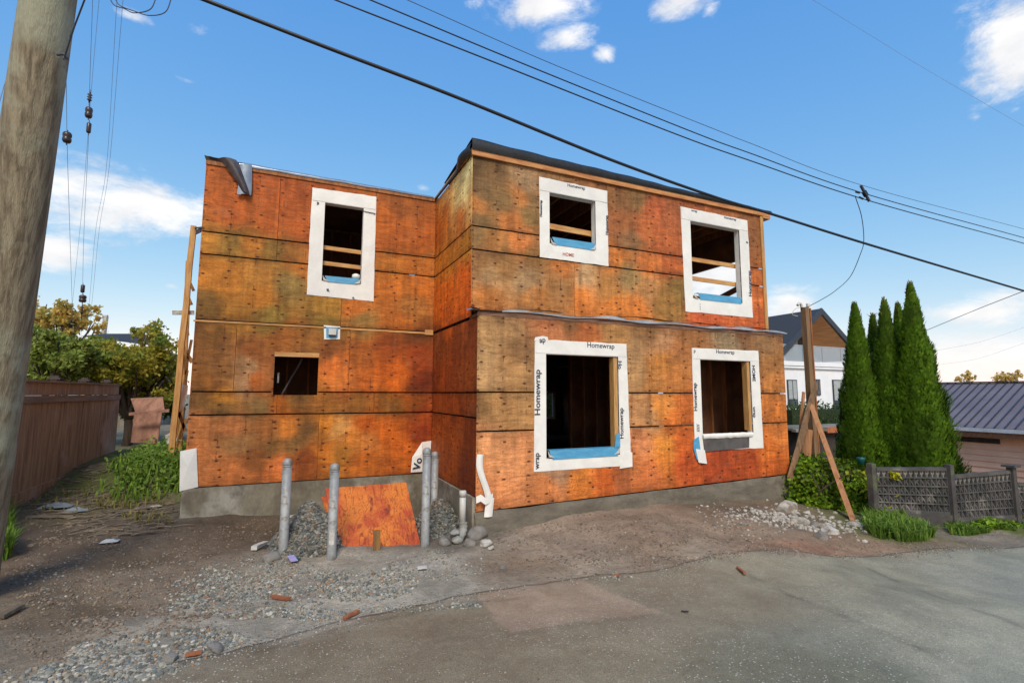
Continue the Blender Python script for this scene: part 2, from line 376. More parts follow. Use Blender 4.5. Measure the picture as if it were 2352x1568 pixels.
M['green'] = leafmat('green_leaves', S(124,146,62), S(160,168,86), S(120,132,56), .4)
M['weed'] = leafmat('weeds', S(80,116,36), S(132,158,62), S(112,140,56), .35)
M['dryweed'] = leafmat('dry_weeds', S(118,112,60), S(150,136,84), None, .3)
M['debris'] = mk('pinkish_board', S(168,124,102), S(130,92,74), 3, (2,2,.6), .85, .4, .01)
M['stick'] = mk('grey_stick', S(128,114,96), S(96,84,70), 4, None, .9, .4)
M['bluebag'] = mk('blue_grey_plastic', S(140,146,146), S(112,118,118), 5, None, .4, .6, .03)
M['lilac'] = mk('lilac_scrap', S(170,160,205), None, 5, None, .5, .2)
M['teal'] = mk('teal_plastic', S(20,84,84), None, 5, None, .4, .1)
M['brick'] = mk('orange_chip', S(164,100,66), S(136,78,48), 6, None, .85, .3)
M['dark'] = mk('dark_scrap', S(50,50,52), S(36,36,38), 5, None, .6, .3)
M['sticker'] = mk('paper_sticker', S(206,200,192), S(170,164,156), 12, None, .7, .1)
# ------------------------------------------------------------------ terrain
GP = [(0,0,-1.93),(1.5,3.3,-1.95),(-1.4,4.5,-1.93),(4.8,1.9,-2.0),(1.4,5,-2.04),(4.1,5,-2.12),(7.6,4.3,-2.25),(10.6,4,-2.36),(.05,7.2,-2.08),(.6,6.9,-2.07),
 (1.84,6.9,-2.12),(2.2,8.2,-2.3),(2.8,7.2,-2.08),(3.3,6.9,-2.0),(4.2,6.95,-1.92),(4.8,6.95,-1.90),(5.4,6.95,-1.88),(6.2,6.95,-1.90),(7.0,6.95,-1.95),(7.8,6.95,-1.99),(8.6,6.95,-2.04),(9.3,6.95,-2.10),(10.9,5.1,-2.33),(9.6,5.7,-2.25),(12.6,4.8,-2.42),(14,5,-2.5),(-1.5,9.8,-1.95),(-4,10.8,-1.87),
 (-4,16.2,-1.52),(-2.2,13,-1.5),(-2.8,7.7,-1.93),(-3.5,7,-1.9),(.4,9.5,-2.1),(2.2,9.4,-2.35),(1.3,8.6,-2.3),(-6,8,-1.9),(-3,16,-1.5),(-3,22,-1.5),(22,8,-2.9),(20,0,-2.7),(12,8,-2.4),(-10,5,-1.85),(0,-10,-1.9),(10,-5,-2.2),(6,6,-2.06),(3.4,6.2,-2.07),(8,5.6,-2.2)]
GPa = np.array(GP)
def gz(x, y):
    d = (GPa[:,0]-x)**2+(GPa[:,1]-y)**2
    w = (d+.5)**-2; return float((w*GPa[:,2]).sum()/w.sum())
EDGE = [(-60,2.6),(-8,3.0),(-3,3.45),(-1.4,3.95),(-.64,4.43),(.59,4.87),(1.42,5.0),(2.6,5.0),(4.1,5.0),(5.6,4.9),(7.6,4.45),(9,4.25),(10.6,4.1),(14,3.9),(60,3.5)]
def edge(x):
    e = np.interp(x, [p[0] for p in EDGE], [p[1] for p in EDGE])
    return float(e)+.10*NZ.noise(Vector((x*1.1,0,3)))+.05*NZ.noise(Vector((x*4,0,5)))
def ground_z(x, y):
    z = gz(x, y); k = sm(edge(x)-.1, edge(x)+.7, y)
    z += k*(.06*NZ.noise(Vector((x*.9, y*.9, 1)))+.035*NZ.noise(Vector((x*2.3, y*2.3, 4)))+.018*NZ.noise(Vector((x*6, y*6, 7))))
    return z-.03*(1-sm(edge(x)-.25, edge(x)-.02, y))
def gat(dx, dy):      # where a sight line meets the ground
    p = ray(dx, dy); t = 2.05/-p.z
    for _ in range(12):
        q = p*t; t = gz(q.x, q.y)/p.z
    return p*t
gcol = [((158,152,142),(640,1350)),((160,154,146),(880,1340)),((152,147,138),(470,1425)),((150,146,138),(300,1515)),((156,152,146),(1000,1305)),((154,148,138),(760,1385)),((140,128,116),(1350,1285)),((134,122,110),(1600,1270)),((95,82,70),(60,1280)),((88,76,62),(250,1280)),((96,84,70),(200,1400)),((116,106,94),(120,1500)),((98,86,74),(480,1250)),((84,72,60),(560,1200)),((80,70,58),(640,1215)),((126,120,110),(560,1380)),
 ((118,110,100),(420,1420)),((120,112,104),(700,1350)),((132,128,120),(900,1290)),((138,134,126),(950,1350)),((134,130,122),(1050,1330)),((112,100,88),(350,1350)),((124,120,114),(380,1500)),((122,108,94),(1200,1300)),
 ((128,114,104),(1350,1260)),((116,100,88),(1500,1240)),((124,110,98),(1650,1240)),((120,106,94),(1500,1295)),((126,98,82),(1860,1262)),((124,102,88),(1800,1275)),((130,110,94),(1980,1260)),((112,100,86),(2150,1250)),((116,108,100),(2280,1235)),
 ((96,84,72),(1700,1175)),((122,108,96),(1750,1210)),((92,86,76),(300,1190)),((86,80,60),(200,1180)),((74,80,42),(330,1130)),((72,82,36),(350,1070)),((80,72,62),(760,1200)),((96,92,86),(1010,1240)),((70,80,40),(2050,1225)),((86,92,50),(2300,1215)),((84,74,64),(100,1230))]
GF = Field([((gat(*p).x, gat(*p).y), (lambda q: (q[0]*1.05,q[1]*.98,q[2]*.86))(S(*c, k=1.38))) for c, p in gcol], 2., .05)
def axis(a, b, st, lo, hi):
    o = [a]; 
    s = st
    l = []; x = a
    while x > lo: s *= 1.35; x -= s; l.append(max(x, lo))
    l = l[::-1]+list(np.arange(a, b, st)); x = l[-1]; s = st
    while x < hi: s *= 1.35; x += s; l.append(min(x, hi))
    return l
def heightsheet(xs, ys, zf):
    mb = MB(); nx = len(xs)
    mb.v = [(x, y, zf(x, y)) for y in ys for x in xs]
    mb.f = [(j*nx+i, j*nx+i+1, (j+1)*nx+i+1, (j+1)*nx+i) for j in range(len(ys)-1) for i in range(nx-1)]
    return mb
mb = heightsheet(axis(-6, 14, .09, -500, 500), axis(2.6, 11, .09, -200, 600), ground_z)
w = [warp2(v[0], v[1], 1.2, .35, 2) for v in mb.v]
mb.col = np.c_[GF(w), np.ones(len(mb.v))]
struct(obj('ground', mb, M['dirt'], smooth=True))
# road
rcol = [((112,103,92),(700,1500)),((116,106,94),(1000,1480)),((118,108,96),(900,1430)),((122,112,100),(1400,1500)),((124,116,104),(1700,1400)),((128,124,114),(2000,1380)),((150,146,134),(2250,1400)),((146,142,130),(2100,1450)),((146,142,128),(2150,1330)),((120,120,114),(1850,1480)),
 ((96,96,84),(1900,1545)),((138,136,128),(2250,1530)),((130,124,112),(1850,1320)),((112,110,104),(2100,1330)),((120,112,102),(1500,1400)),((132,114,100),(1300,1390)),((130,128,122),(2300,1320)),((118,110,100),(1450,1350)),((104,102,92),(1750,1560))]
RF = Field([((at(*p, Z=-2.05).x, at(*p, Z=-2.05).y), (lambda q: (q[0]*1.03,q[1]*.985,q[2]*.81))(S(*c, k=1.24))) for c, p in rcol], 2., .2)
def P2(p): q = gat(*p); return (q.x, q.y)
patch = [P2(p) for p in ((1095,1365),(1340,1335),(1525,1410),(1165,1458))]
cracks = [[P2(p) for p in l] for l in ([(1720,1325),(2150,1512)],[(1990,1305),(2352,1445)],[(600,1500),(800,1440),(1000,1400),(1200,1375)],[(1165,1460),(1350,1435),(1530,1412)],[(2352,1560),(2200,1500),(2100,1490)])]
def inpoly(x, y, P):
    r = False
    for i in range(len(P)):
        (a, b), (c, d) = P[i], P[i-1]
        if (b > y) != (d > y) and x < (c-a)*(y-b)/(d-b)+a: r = not r
    return r
def dpoly(x, y, L):
    best = 9.
    for (a, b), (c, d) in zip(L, L[1:]):
        vx, vy = c-a, d-b; t = max(0, min(1, ((x-a)*vx+(y-b)*vy)/(vx*vx+vy*vy)))
        best = min(best, math.hypot(x-a-t*vx, y-b-t*vy))
    return best
xs = axis(-1.6, 11.5, .05, -300, 300); rows = list(np.linspace(0, 3.4, 70))+[4.2,5.2,7,9,12,16,22]
mb = MB(); nx = len(xs); col = []
for j, r in enumerate([-.02]+rows):
    for x in xs:
        y = edge(x)-max(r, 0); z = gz(x, y)+.014-(.03 if r < 0 else 0)+.006*NZ.noise(Vector((x*1.5, y*1.5, 2)))
        mb.v.append((x, y, z))
base = RF([warp2(v[0], v[1], 1., .3, 5) for v in mb.v])
dirtc = GF([v[:2] for v in mb.v])
for i, v in enumerate(mb.v):
    x, y = v[0], v[1]; k = 1.
    if -2 < x < 12 and y > 1:
        wx, wy = warp2(x, y, 5., .03, 1)
        if inpoly(wx, wy, patch): base[i] = base[i]*.35+np.array(S(146,124,104,1.25)[:3])*.65
        for n_, L in enumerate(cracks):
            dd = dpoly(wx, wy, L); k *= 1-(.3 if n_ != 3 else .15)*math.exp(-(dd/.035)**2)*sm(-.5,.2,NZ.noise(Vector((x*3,y*3,6))))-.07*math.exp(-(dd/.2)**2)
        ed = edge(x)-y
        k *= 1-.22*math.exp(-(ed/.14)**2)*(.5+.5*NZ.noise(Vector((x*1.6, 0, 8))))
        bl_ = math.exp(-(ed/.2)**2)*sm(-.3,.5,NZ.noise(Vector((x*2.2, y*2.2, 4)))); base[i] = base[i]*(1-bl_*.8)+dirtc[i]*bl_*.8
    base[i] *= k
mb.col = np.c_[base, np.ones(len(mb.v))]
mb.f = [(j*nx+i+1, j*nx+i, (j+1)*nx+i, (j+1)*nx+i+1) for j in range(len(rows)) for i in range(nx-1)]
struct(obj('street', mb, M['road'], smooth=True))
# ------------------------------------------------------------------ the unfinished house
XL, XI, XR, XU, YR, YU, YL, YB = -1.45, 2.618, 9.427, 9.367, 7.1, 7.419, 9.631, 16.2
lt, l1, l2, lf, l3, l4, lb = 3.95, 2.724, 2.336, 1.182, .013, -.37, -1.537
rt, r1, r2 = 1.27, .02, -.57
ut, u1, u2, ub = 3.91, 2.717, 2.326, 1.30
HOUSE = thing('unfinished_house', 'two storey plywood sheathed house under construction with white wrapped window openings', 'house', (2.6, 8.5, -2.1))
def zpts(ox, oy, s, lst): return [(((ox+s*x)/1.306122, (oy+s*y)/1.306122), c) for x, y, c in lst]
z1 = (500,400,.4464); z2 = (1250,400,.5102); z3 = (500,950,.4782); z4 = (1350,900,.5102)
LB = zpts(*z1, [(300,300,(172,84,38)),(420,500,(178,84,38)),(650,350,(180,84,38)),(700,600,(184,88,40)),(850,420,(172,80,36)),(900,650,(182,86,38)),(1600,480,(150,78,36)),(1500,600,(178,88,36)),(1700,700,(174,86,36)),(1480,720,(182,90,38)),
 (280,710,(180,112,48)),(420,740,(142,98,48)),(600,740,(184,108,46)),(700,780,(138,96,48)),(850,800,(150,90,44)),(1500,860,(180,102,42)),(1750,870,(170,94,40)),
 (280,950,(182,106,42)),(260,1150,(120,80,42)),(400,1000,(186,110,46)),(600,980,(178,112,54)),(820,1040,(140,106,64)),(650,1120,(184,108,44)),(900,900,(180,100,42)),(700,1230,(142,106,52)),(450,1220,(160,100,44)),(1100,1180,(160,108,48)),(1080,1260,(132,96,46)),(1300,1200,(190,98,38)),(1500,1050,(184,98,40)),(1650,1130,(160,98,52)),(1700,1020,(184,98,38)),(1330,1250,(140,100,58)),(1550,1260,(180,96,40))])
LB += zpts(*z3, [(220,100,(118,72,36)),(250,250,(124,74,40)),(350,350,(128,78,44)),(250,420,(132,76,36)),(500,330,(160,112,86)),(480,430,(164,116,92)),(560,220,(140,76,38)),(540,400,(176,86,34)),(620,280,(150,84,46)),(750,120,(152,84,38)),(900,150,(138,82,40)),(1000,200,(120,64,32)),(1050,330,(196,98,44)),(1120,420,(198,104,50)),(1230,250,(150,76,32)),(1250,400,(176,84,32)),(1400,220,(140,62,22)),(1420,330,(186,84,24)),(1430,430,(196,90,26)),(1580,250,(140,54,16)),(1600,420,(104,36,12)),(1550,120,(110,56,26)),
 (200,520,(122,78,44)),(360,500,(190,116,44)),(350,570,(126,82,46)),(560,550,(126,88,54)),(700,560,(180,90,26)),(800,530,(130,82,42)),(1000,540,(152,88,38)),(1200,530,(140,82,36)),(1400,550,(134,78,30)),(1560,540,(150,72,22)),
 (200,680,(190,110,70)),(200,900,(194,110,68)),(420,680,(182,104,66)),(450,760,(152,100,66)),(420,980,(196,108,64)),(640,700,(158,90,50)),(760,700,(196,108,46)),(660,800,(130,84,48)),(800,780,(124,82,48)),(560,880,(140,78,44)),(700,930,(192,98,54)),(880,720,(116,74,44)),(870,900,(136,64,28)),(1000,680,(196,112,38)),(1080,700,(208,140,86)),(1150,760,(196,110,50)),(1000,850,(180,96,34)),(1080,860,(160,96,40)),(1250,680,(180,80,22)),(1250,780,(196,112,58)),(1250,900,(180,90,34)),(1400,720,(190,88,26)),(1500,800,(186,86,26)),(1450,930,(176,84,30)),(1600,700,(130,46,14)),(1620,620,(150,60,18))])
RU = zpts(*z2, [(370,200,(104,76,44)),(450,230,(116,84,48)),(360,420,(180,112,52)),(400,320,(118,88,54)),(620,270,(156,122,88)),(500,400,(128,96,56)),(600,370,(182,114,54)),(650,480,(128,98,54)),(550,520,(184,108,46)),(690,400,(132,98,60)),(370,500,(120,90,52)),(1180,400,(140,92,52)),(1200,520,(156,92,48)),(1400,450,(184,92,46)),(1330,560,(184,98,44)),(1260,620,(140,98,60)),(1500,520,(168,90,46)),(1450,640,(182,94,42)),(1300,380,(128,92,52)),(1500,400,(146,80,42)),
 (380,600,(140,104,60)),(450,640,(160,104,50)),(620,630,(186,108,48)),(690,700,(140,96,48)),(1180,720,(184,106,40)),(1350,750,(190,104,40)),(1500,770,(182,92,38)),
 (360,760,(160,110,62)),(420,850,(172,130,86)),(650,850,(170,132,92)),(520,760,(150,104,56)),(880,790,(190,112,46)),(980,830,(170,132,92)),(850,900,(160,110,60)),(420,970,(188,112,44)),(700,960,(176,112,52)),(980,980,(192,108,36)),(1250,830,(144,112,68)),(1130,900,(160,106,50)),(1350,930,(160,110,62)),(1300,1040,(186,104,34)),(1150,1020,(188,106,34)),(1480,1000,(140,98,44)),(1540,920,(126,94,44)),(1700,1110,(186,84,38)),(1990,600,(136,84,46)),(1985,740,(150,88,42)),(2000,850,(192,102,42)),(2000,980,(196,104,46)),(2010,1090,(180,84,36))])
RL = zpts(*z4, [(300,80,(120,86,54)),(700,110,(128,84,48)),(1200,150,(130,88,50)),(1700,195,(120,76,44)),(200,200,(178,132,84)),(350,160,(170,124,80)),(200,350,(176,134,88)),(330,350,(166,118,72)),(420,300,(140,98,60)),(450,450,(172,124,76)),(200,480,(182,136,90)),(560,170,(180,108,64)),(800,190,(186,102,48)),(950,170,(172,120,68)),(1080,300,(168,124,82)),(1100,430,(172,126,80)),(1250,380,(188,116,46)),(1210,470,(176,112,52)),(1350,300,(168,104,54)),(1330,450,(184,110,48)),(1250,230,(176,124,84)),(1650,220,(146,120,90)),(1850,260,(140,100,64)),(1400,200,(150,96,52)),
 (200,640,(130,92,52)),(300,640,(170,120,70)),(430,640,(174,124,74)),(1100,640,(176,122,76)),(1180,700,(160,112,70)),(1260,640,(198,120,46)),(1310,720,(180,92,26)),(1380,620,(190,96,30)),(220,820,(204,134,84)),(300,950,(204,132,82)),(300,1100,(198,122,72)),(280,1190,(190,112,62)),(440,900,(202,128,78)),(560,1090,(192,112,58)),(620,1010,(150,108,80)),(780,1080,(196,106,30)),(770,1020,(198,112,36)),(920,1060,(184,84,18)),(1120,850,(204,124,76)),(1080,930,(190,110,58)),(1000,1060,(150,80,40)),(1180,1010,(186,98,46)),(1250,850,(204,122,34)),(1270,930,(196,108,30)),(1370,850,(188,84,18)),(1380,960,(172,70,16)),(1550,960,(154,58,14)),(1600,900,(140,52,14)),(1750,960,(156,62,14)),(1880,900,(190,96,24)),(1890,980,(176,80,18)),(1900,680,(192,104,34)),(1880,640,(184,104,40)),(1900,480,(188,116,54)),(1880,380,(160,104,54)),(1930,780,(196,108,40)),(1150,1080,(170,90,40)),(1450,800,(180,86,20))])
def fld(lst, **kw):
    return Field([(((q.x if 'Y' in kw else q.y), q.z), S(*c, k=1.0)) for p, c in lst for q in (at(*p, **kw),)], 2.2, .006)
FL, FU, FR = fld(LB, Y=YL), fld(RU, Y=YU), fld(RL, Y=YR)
FS = Field([((y, z), S(*c)) for y, z, c in [(7.45,3.85,(255,214,170)),(7.7,3.45,(255,206,156)),(8.2,3.75,(252,190,130)),(7.5,3.2,(240,160,100)),(8.8,3.85,(220,140,76)),(8.0,3.0,(206,102,30)),(9,3.4,(196,96,30)),(9.5,3.2,(170,78,24)),(7.7,2.5,(196,112,32)),(8.5,2.5,(190,104,30)),(9.3,2.5,(184,100,32)),(7.8,1.9,(208,84,16)),(8.6,1.8,(204,86,18)),(9.3,1.9,(190,84,22)),(7.6,1.45,(214,84,14)),(8.6,1.35,(196,80,18)),  # peach spots paint a pale highlight into the top of the side wall
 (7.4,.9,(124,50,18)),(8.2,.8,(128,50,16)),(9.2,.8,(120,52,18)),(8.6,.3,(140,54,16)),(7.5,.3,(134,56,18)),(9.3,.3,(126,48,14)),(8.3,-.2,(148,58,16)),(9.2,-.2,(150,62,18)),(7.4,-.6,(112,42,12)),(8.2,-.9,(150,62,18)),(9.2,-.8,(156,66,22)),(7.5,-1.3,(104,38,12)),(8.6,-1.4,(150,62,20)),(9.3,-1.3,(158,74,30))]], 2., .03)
CAST = {}
def sheet(u0, u1_, v0, v1, holes, fld_, place, seed, v0b=None):
    """one plywood sheet with its cut-outs; v0b: bottom height at the far end when it is cut on the slope"""
    def lines(a, b, marks):
        k = sorted({a, b, *[m for m in marks if a+.003 < m < b-.003]}); out = []
        for p, q in zip(k, k[1:]):
            n = max(1, round((q-p)/.045)); out += [p+(q-p)*i/n for i in range(n)]
        return out+[b]
    us = lines(u0, u1_, [h[i] for h in holes for i in (0, 1)]); vs = lines(v0, v1, [h[i] for h in holes for i in (2, 3)])
    mb = MB(); uv = []; nu = len(us); nv = len(vs)
    for v in vs:
        for u in us:
            vv = v
            if v0b is not None: vv = v1-(v1-v)*(v1-(v0+(v0b-v0)*(u-u0)/(u1_-u0)))/(v1-v0)
            b = .004*NZ.noise(Vector((u*.9, vv*.9, seed)))
            mb.v.append(place(u, vv, b)); uv.append((u, vv))
    for j in range(nv-1):
        for i in range(nu-1):
            cu, cv = (us[i]+us[i+1])/2, (vs[j]+vs[j+1])/2
            if any(h[0] < cu < h[1] and h[2] < cv < h[3] for h in holes): continue
            mb.f.append((j*nu+i, j*nu+i+1, (j+1)*nu+i+1, (j+1)*nu+i))
    # edges turned back so the sheet has thickness
    cnt = {}
    for f in mb.f:
        for a, b in zip(f, f[1:]+f[:1]): cnt[(a, b)] = 1
    back = {}
    def bk(i):
        if i not in back:
            u, v = uv[i]; back[i] = len(mb.v); mb.v.append(place(u, v, .016)); uv.append((u, v))
        return back[i]
    for a, b in list(cnt):
        if (b, a) not in cnt: mb.f.append((b, a, bk(a), bk(b)))
    wv = [warp2(a, b, 1.6, .12, seed) for a, b in uv]; wv = [warp2(a, b, 6, .035, seed+3) for a, b in wv]
    ca = fld_(wv)*np.array(CAST[id(fld_)])*R.uniform(1.0, 1.1)
    for i_, (a, b) in enumerate(uv):
        de = min(b-v0, v1-b); n_ = NZ.noise(Vector((a*2.6, b*.6, seed*3.)))+.5*NZ.noise(Vector((a*9, b*2, seed)))
        ca[i_] *= 1-.42*math.exp(-max(0,de)/(.05+.11*max(0,n_)))*min(1,max(.25, .7+n_))
    gr_ = ca.mean(1, keepdims=True); ca = ca+(gr_-ca)*(.05 if fld_ in (FU, FR) else .0)
    mb.uv = uv; mb.col = np.c_[ca, np.ones(len(ca))]
    use = sorted({i for f in mb.f for i in f}); re_ = {o_: i for i, o_ in enumerate(use)}
    mb.v = [mb.v[i] for i in use]; mb.uv = [mb.uv[i] for i in use]; mb.col = mb.col[use]; mb.f = [tuple(re_[i] for i in f) for f in mb.f]
    return obj('plywood_sheet', mb, M['ply'], HOUSE)
W1 = (.49, 1.19, 2.05, 3.54); W2 = (-.22, .5, -.04, .71); W3 = (4.05, 5.01, 2.60, 3.52); W4 = (7.29, 8.66, 1.90, 3.49); W5 = (3.80, 5.22, -1.03, .64); W6 = (7.10, 8.43, -.75, .655)
g = .012
pl = lambda Y: (lambda u, v, b: (u, Y+b, v))
ps = lambda u, v, b: (XI+b, u, v)
sd = 0
def row(fld_, place, us, v0, v1, holes, v0b=None):
    global sd
    for a, b in zip(us, us[1:]):
        sd += 1
        hh = [h for h in holes if h[1] > a and h[0] < b and h[3] > v0 and h[2] < v1]
        k = (lambda u: v0+(v0b-v0)*(u-us[0])/(us[-1]-us[0])) if v0b is not None else None
        sheet(a+.003, b-.003, (k(a) if k else v0+g), v1-g, hh, fld_, place, sd, k(b) if k else None)
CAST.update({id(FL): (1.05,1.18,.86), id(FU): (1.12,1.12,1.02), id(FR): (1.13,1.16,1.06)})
hl = [W1, W2]
row(FL, pl(YL), [XL, -.28, XI], l1, lt, hl); row(FL, pl(YL), [XL, -.28, .493], l2, l1, []); row(FL, pl(YL), [1.187, XI], l2, l1, []); row(FL, pl(YL), [XL, .85, XI], lf+.03, l2, hl)
row(FL, pl(YL), [XL, -.83, 1.03, XI], l3, lf, hl); row(FL, pl(YL), [XL, -.15, 1.5, XI], l4, l3, hl); row(FL, pl(YL), [XL, .55, XI], lb, l4, hl)
row(FU, pl(YU), [XI, 5.28, 7.7, XU], u1, ut, [W3, W4]); row(FU, pl(YU), [XI, 6.2, 8.6, XU], u2, u1, [W3, W4]); row(FU, pl(YU), [XI, 4.55, 7.0, XU], ub, u2, [W3, W4])
row(FR, pl(YR), [XI, 5.95, XR], r1, rt, [W5, W6]); row(FR, pl(YR), [XI, 3.803], r2, r1, []); row(FR, pl(YR), [5.217, 6.6, 7.103], r2, r1, []); row(FR, pl(YR), [8.427, XR], r2, r1, []); row(FR, pl(YR), [XI, 4.85, 7.1, 8.75, XR], -1.735, r2, [W5, W6], -1.60)
# right block's own side, facing the left wing
ps = lambda u, v, b: (XI+b, -u, v)
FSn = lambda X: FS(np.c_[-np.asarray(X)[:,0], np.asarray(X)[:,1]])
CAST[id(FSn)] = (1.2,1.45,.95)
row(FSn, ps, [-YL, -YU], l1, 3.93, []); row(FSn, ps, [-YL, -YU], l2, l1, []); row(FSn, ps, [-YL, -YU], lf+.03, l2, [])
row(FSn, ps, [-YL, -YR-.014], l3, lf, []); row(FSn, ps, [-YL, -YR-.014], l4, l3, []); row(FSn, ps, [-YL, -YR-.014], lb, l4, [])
# framing seen between the sheets, floors, back and far walls, roof
mb = MB()
mb.box((XL+.02, YL+.018, lf-.12), (XI-.02, YL+.10, lf+.03)); obj('rim_board', mb, M['lumberx'], HOUSE)
mb = MB().box((2.44, YL-.02, lf-.03), (XI-.012, YL-.002, lf+.07)); obj('rim_block', mb, M['lumberx'], HOUSE)
mb = MB().box((XL-.02, YL-.012, lf-.008), (1.02, YL+.03, lf+.018)); obj('floor_strip', mb, M['lumberx'], HOUSE)
mb = MB().box((1.02, YL-.01, lf-.014), (2.44, YL+.03, lf+.008)); obj('floor_strip', mb, M['lumberx'], HOUSE)
mb = MB()
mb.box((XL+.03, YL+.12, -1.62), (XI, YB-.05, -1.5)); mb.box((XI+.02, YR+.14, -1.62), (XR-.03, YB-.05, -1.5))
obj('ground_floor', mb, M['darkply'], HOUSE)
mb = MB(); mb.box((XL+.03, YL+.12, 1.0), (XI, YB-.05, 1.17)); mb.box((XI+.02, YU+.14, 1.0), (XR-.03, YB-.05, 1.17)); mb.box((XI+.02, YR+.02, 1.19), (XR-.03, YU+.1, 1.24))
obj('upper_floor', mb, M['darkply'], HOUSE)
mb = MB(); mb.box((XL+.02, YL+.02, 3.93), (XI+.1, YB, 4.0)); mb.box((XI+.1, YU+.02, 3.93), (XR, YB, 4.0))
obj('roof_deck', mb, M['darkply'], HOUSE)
mb = MB()
for i in range(16): mb.box((XI+.25+i*.42, YU+.15, 3.7), (XI+.29+i*.42, YB-.1, 3.925))
obj('ceiling_joists', mb, M['darkwood'], HOUSE)
def wallx(mb, x, y0, y1, z0, z1, holes, th=.1):
    ys = sorted({y0, y1, *[h[0] for h in holes], *[h[1] for h in holes]}); zs = sorted({z0, z1, *[h[2] for h in holes], *[h[3] for h in holes]})
    for a, b in zip(ys, ys[1:]):
        for c, d in zip(zs, zs[1:]):
            if not any(h[0] <= a and b <= h[1] and h[2] <= c and d <= h[3] for h in holes): mb.box((x, a, c), (x+th, b, d))
def wally(mb, y, x0, x1, z0, z1, holes, th=.1):
    xs_ = sorted({x0, x1, *[h[0] for h in holes], *[h[1] for h in holes]}); zs = sorted({z0, z1, *[h[2] for h in holes], *[h[3] for h in holes]})
    for a, b in zip(xs_, xs_[1:]):
        for c, d in zip(zs, zs[1:]):
            if not any(h[0] <= a and b <= h[1] and h[2] <= c and d <= h[3] for h in holes): mb.box((a, y, c), (b, y+th, d))
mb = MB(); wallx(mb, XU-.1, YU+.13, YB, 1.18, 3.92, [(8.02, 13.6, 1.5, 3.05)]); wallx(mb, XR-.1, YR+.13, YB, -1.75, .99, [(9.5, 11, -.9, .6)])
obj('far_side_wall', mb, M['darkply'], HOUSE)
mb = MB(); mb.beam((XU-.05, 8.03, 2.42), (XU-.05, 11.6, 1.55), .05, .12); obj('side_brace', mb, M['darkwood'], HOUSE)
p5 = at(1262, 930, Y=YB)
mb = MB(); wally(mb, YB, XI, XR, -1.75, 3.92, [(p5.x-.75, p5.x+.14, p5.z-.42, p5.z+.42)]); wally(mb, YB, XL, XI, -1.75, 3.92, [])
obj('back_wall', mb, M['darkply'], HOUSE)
mb = MB(); wally(mb, YB-.02, p5.x-.85, p5.x+.24, p5.z-.5, p5.z+.5, [(p5.x-.75, p5.x+.14, p5.z-.42, p5.z+.42)], .019); obj('back_window_wrap', mb, M['wrap'], HOUSE)
mb = MB().box((XL, YL+.02, -1.56), (XL+.02, YB, 3.95)); obj('left_side_sheathing', mb, M['ply'], HOUSE).data.color_attributes.new('tone','FLOAT_COLOR','POINT').data.foreach_set('color', list(S(176,96,44))*8)
# studs of the open partitions
def stud(a, b, parent): return obj('stud', MB().box(a, b), M['darkwood'], parent)
def partition(x0, x1, y, z0, z1, step, board=True):
    p = obj('partition', MB().box((x0, y-.045, z0), (x1, y+.045, z0+.04)), M['darkwood'], HOUSE); obj('top_plate', MB().box((x0, y-.045, z1-.04), (x1, y+.045, z1)), M['darkwood'], p)
    x = x0
    while x < x1: stud((x, y-.044, z0+.041), (x+.04, y+.044, z1-.041), p); x += step
    if board: obj('partition_board', MB().box((x0, y+.046, z0), (x1, y+.06, z1)), M['darkply'], p)
partition(7.3, 9.3, 8.3, -1.5, .99, .42); partition(6.75, 9.2, 11.3, -1.5, .99, .4); partition(2.75, 6.9, 14.2, -1.5, .99, .42, False)
partition(-1.3, 2.5, 11.4, -1.5, .99, .42); partition(-1.3, 2.5, 12.4, 1.18, 3.9, .42); partition(2.75, 6.5, 11.2, 1.18, 3.9, .42)
# window openings
def jam(u0, u1_, v0, v1, o, Y, name, sides='ltrb', bottom_open=None, seed=1):
    """white wrap taped round an opening and folded into it; o: outer quad TL,TR,BR,BL"""
    n = 14; mb = MB(); outr = []; inr = []
    IN = [(u0,v1),(u1_,v1),(u1_,v0),(u0,v0)]
    for k in range(4):
        for i in range(n):
            t = i/n; a, b = Vector(o[k]), Vector(o[(k+1)%4]); p = a.lerp(b, t); c, d = Vector(IN[k]), Vector(IN[(k+1)%4]); q = c.lerp(d, t)
            j = .010*NZ.noise(Vector((t*7, k*3.1, seed)))+.006*NZ.noise(Vector((t*19, k*3.1, seed+5)))
            nrm = (p-q).normalized() if (p-q).length > 0 else Vector((0,0))
            outr.append(p+nrm*j); inr.append(q)
    N = 4*n; B = lambda u, v: .004*NZ.noise(Vector((u*5, v*5, seed)))
    vs = [(p.x, Y+.002, p.y) for p in outr]+[(p.x, Y-.009+B(p.x,p.y), p.y) for p in outr]+[(p.x, Y-.012+B(p.x,p.y), p.y) for p in [(a+b)/2 for a, b in zip(outr, inr)]]+[(p.x, Y-.012, p.y) for p in inr]+[(p.x, Y+.13, p.y) for p in inr]
    fs = []
    for r_ in range(4):
        for i in range(N):
            j = (i+1)%N
            fs.append((r_*N+i, r_*N+j, (r_+1)*N+j, (r_+1)*N+i))
    mb.add(vs, fs)
    # overlapped strips: thin second layers at the corners
    w = u0-min(o[0][0], o[3][0]); hh = o[0][1]-v1
    mb.box((o[0][0]+.012, Y-.017, v1+hh*.04), (o[1][0]-.012, Y-.0125, o[0][1]-.012))
    return obj(name, mb, M['wrap'], HOUSE)
def lintel(u0, u1_, v1, Y, par): 
    return obj('lintel', MB().box((u0-.02, Y+.02, v1+.001), (u1_+.02, Y+.12, v1+.16)), M['darkwood'], par)
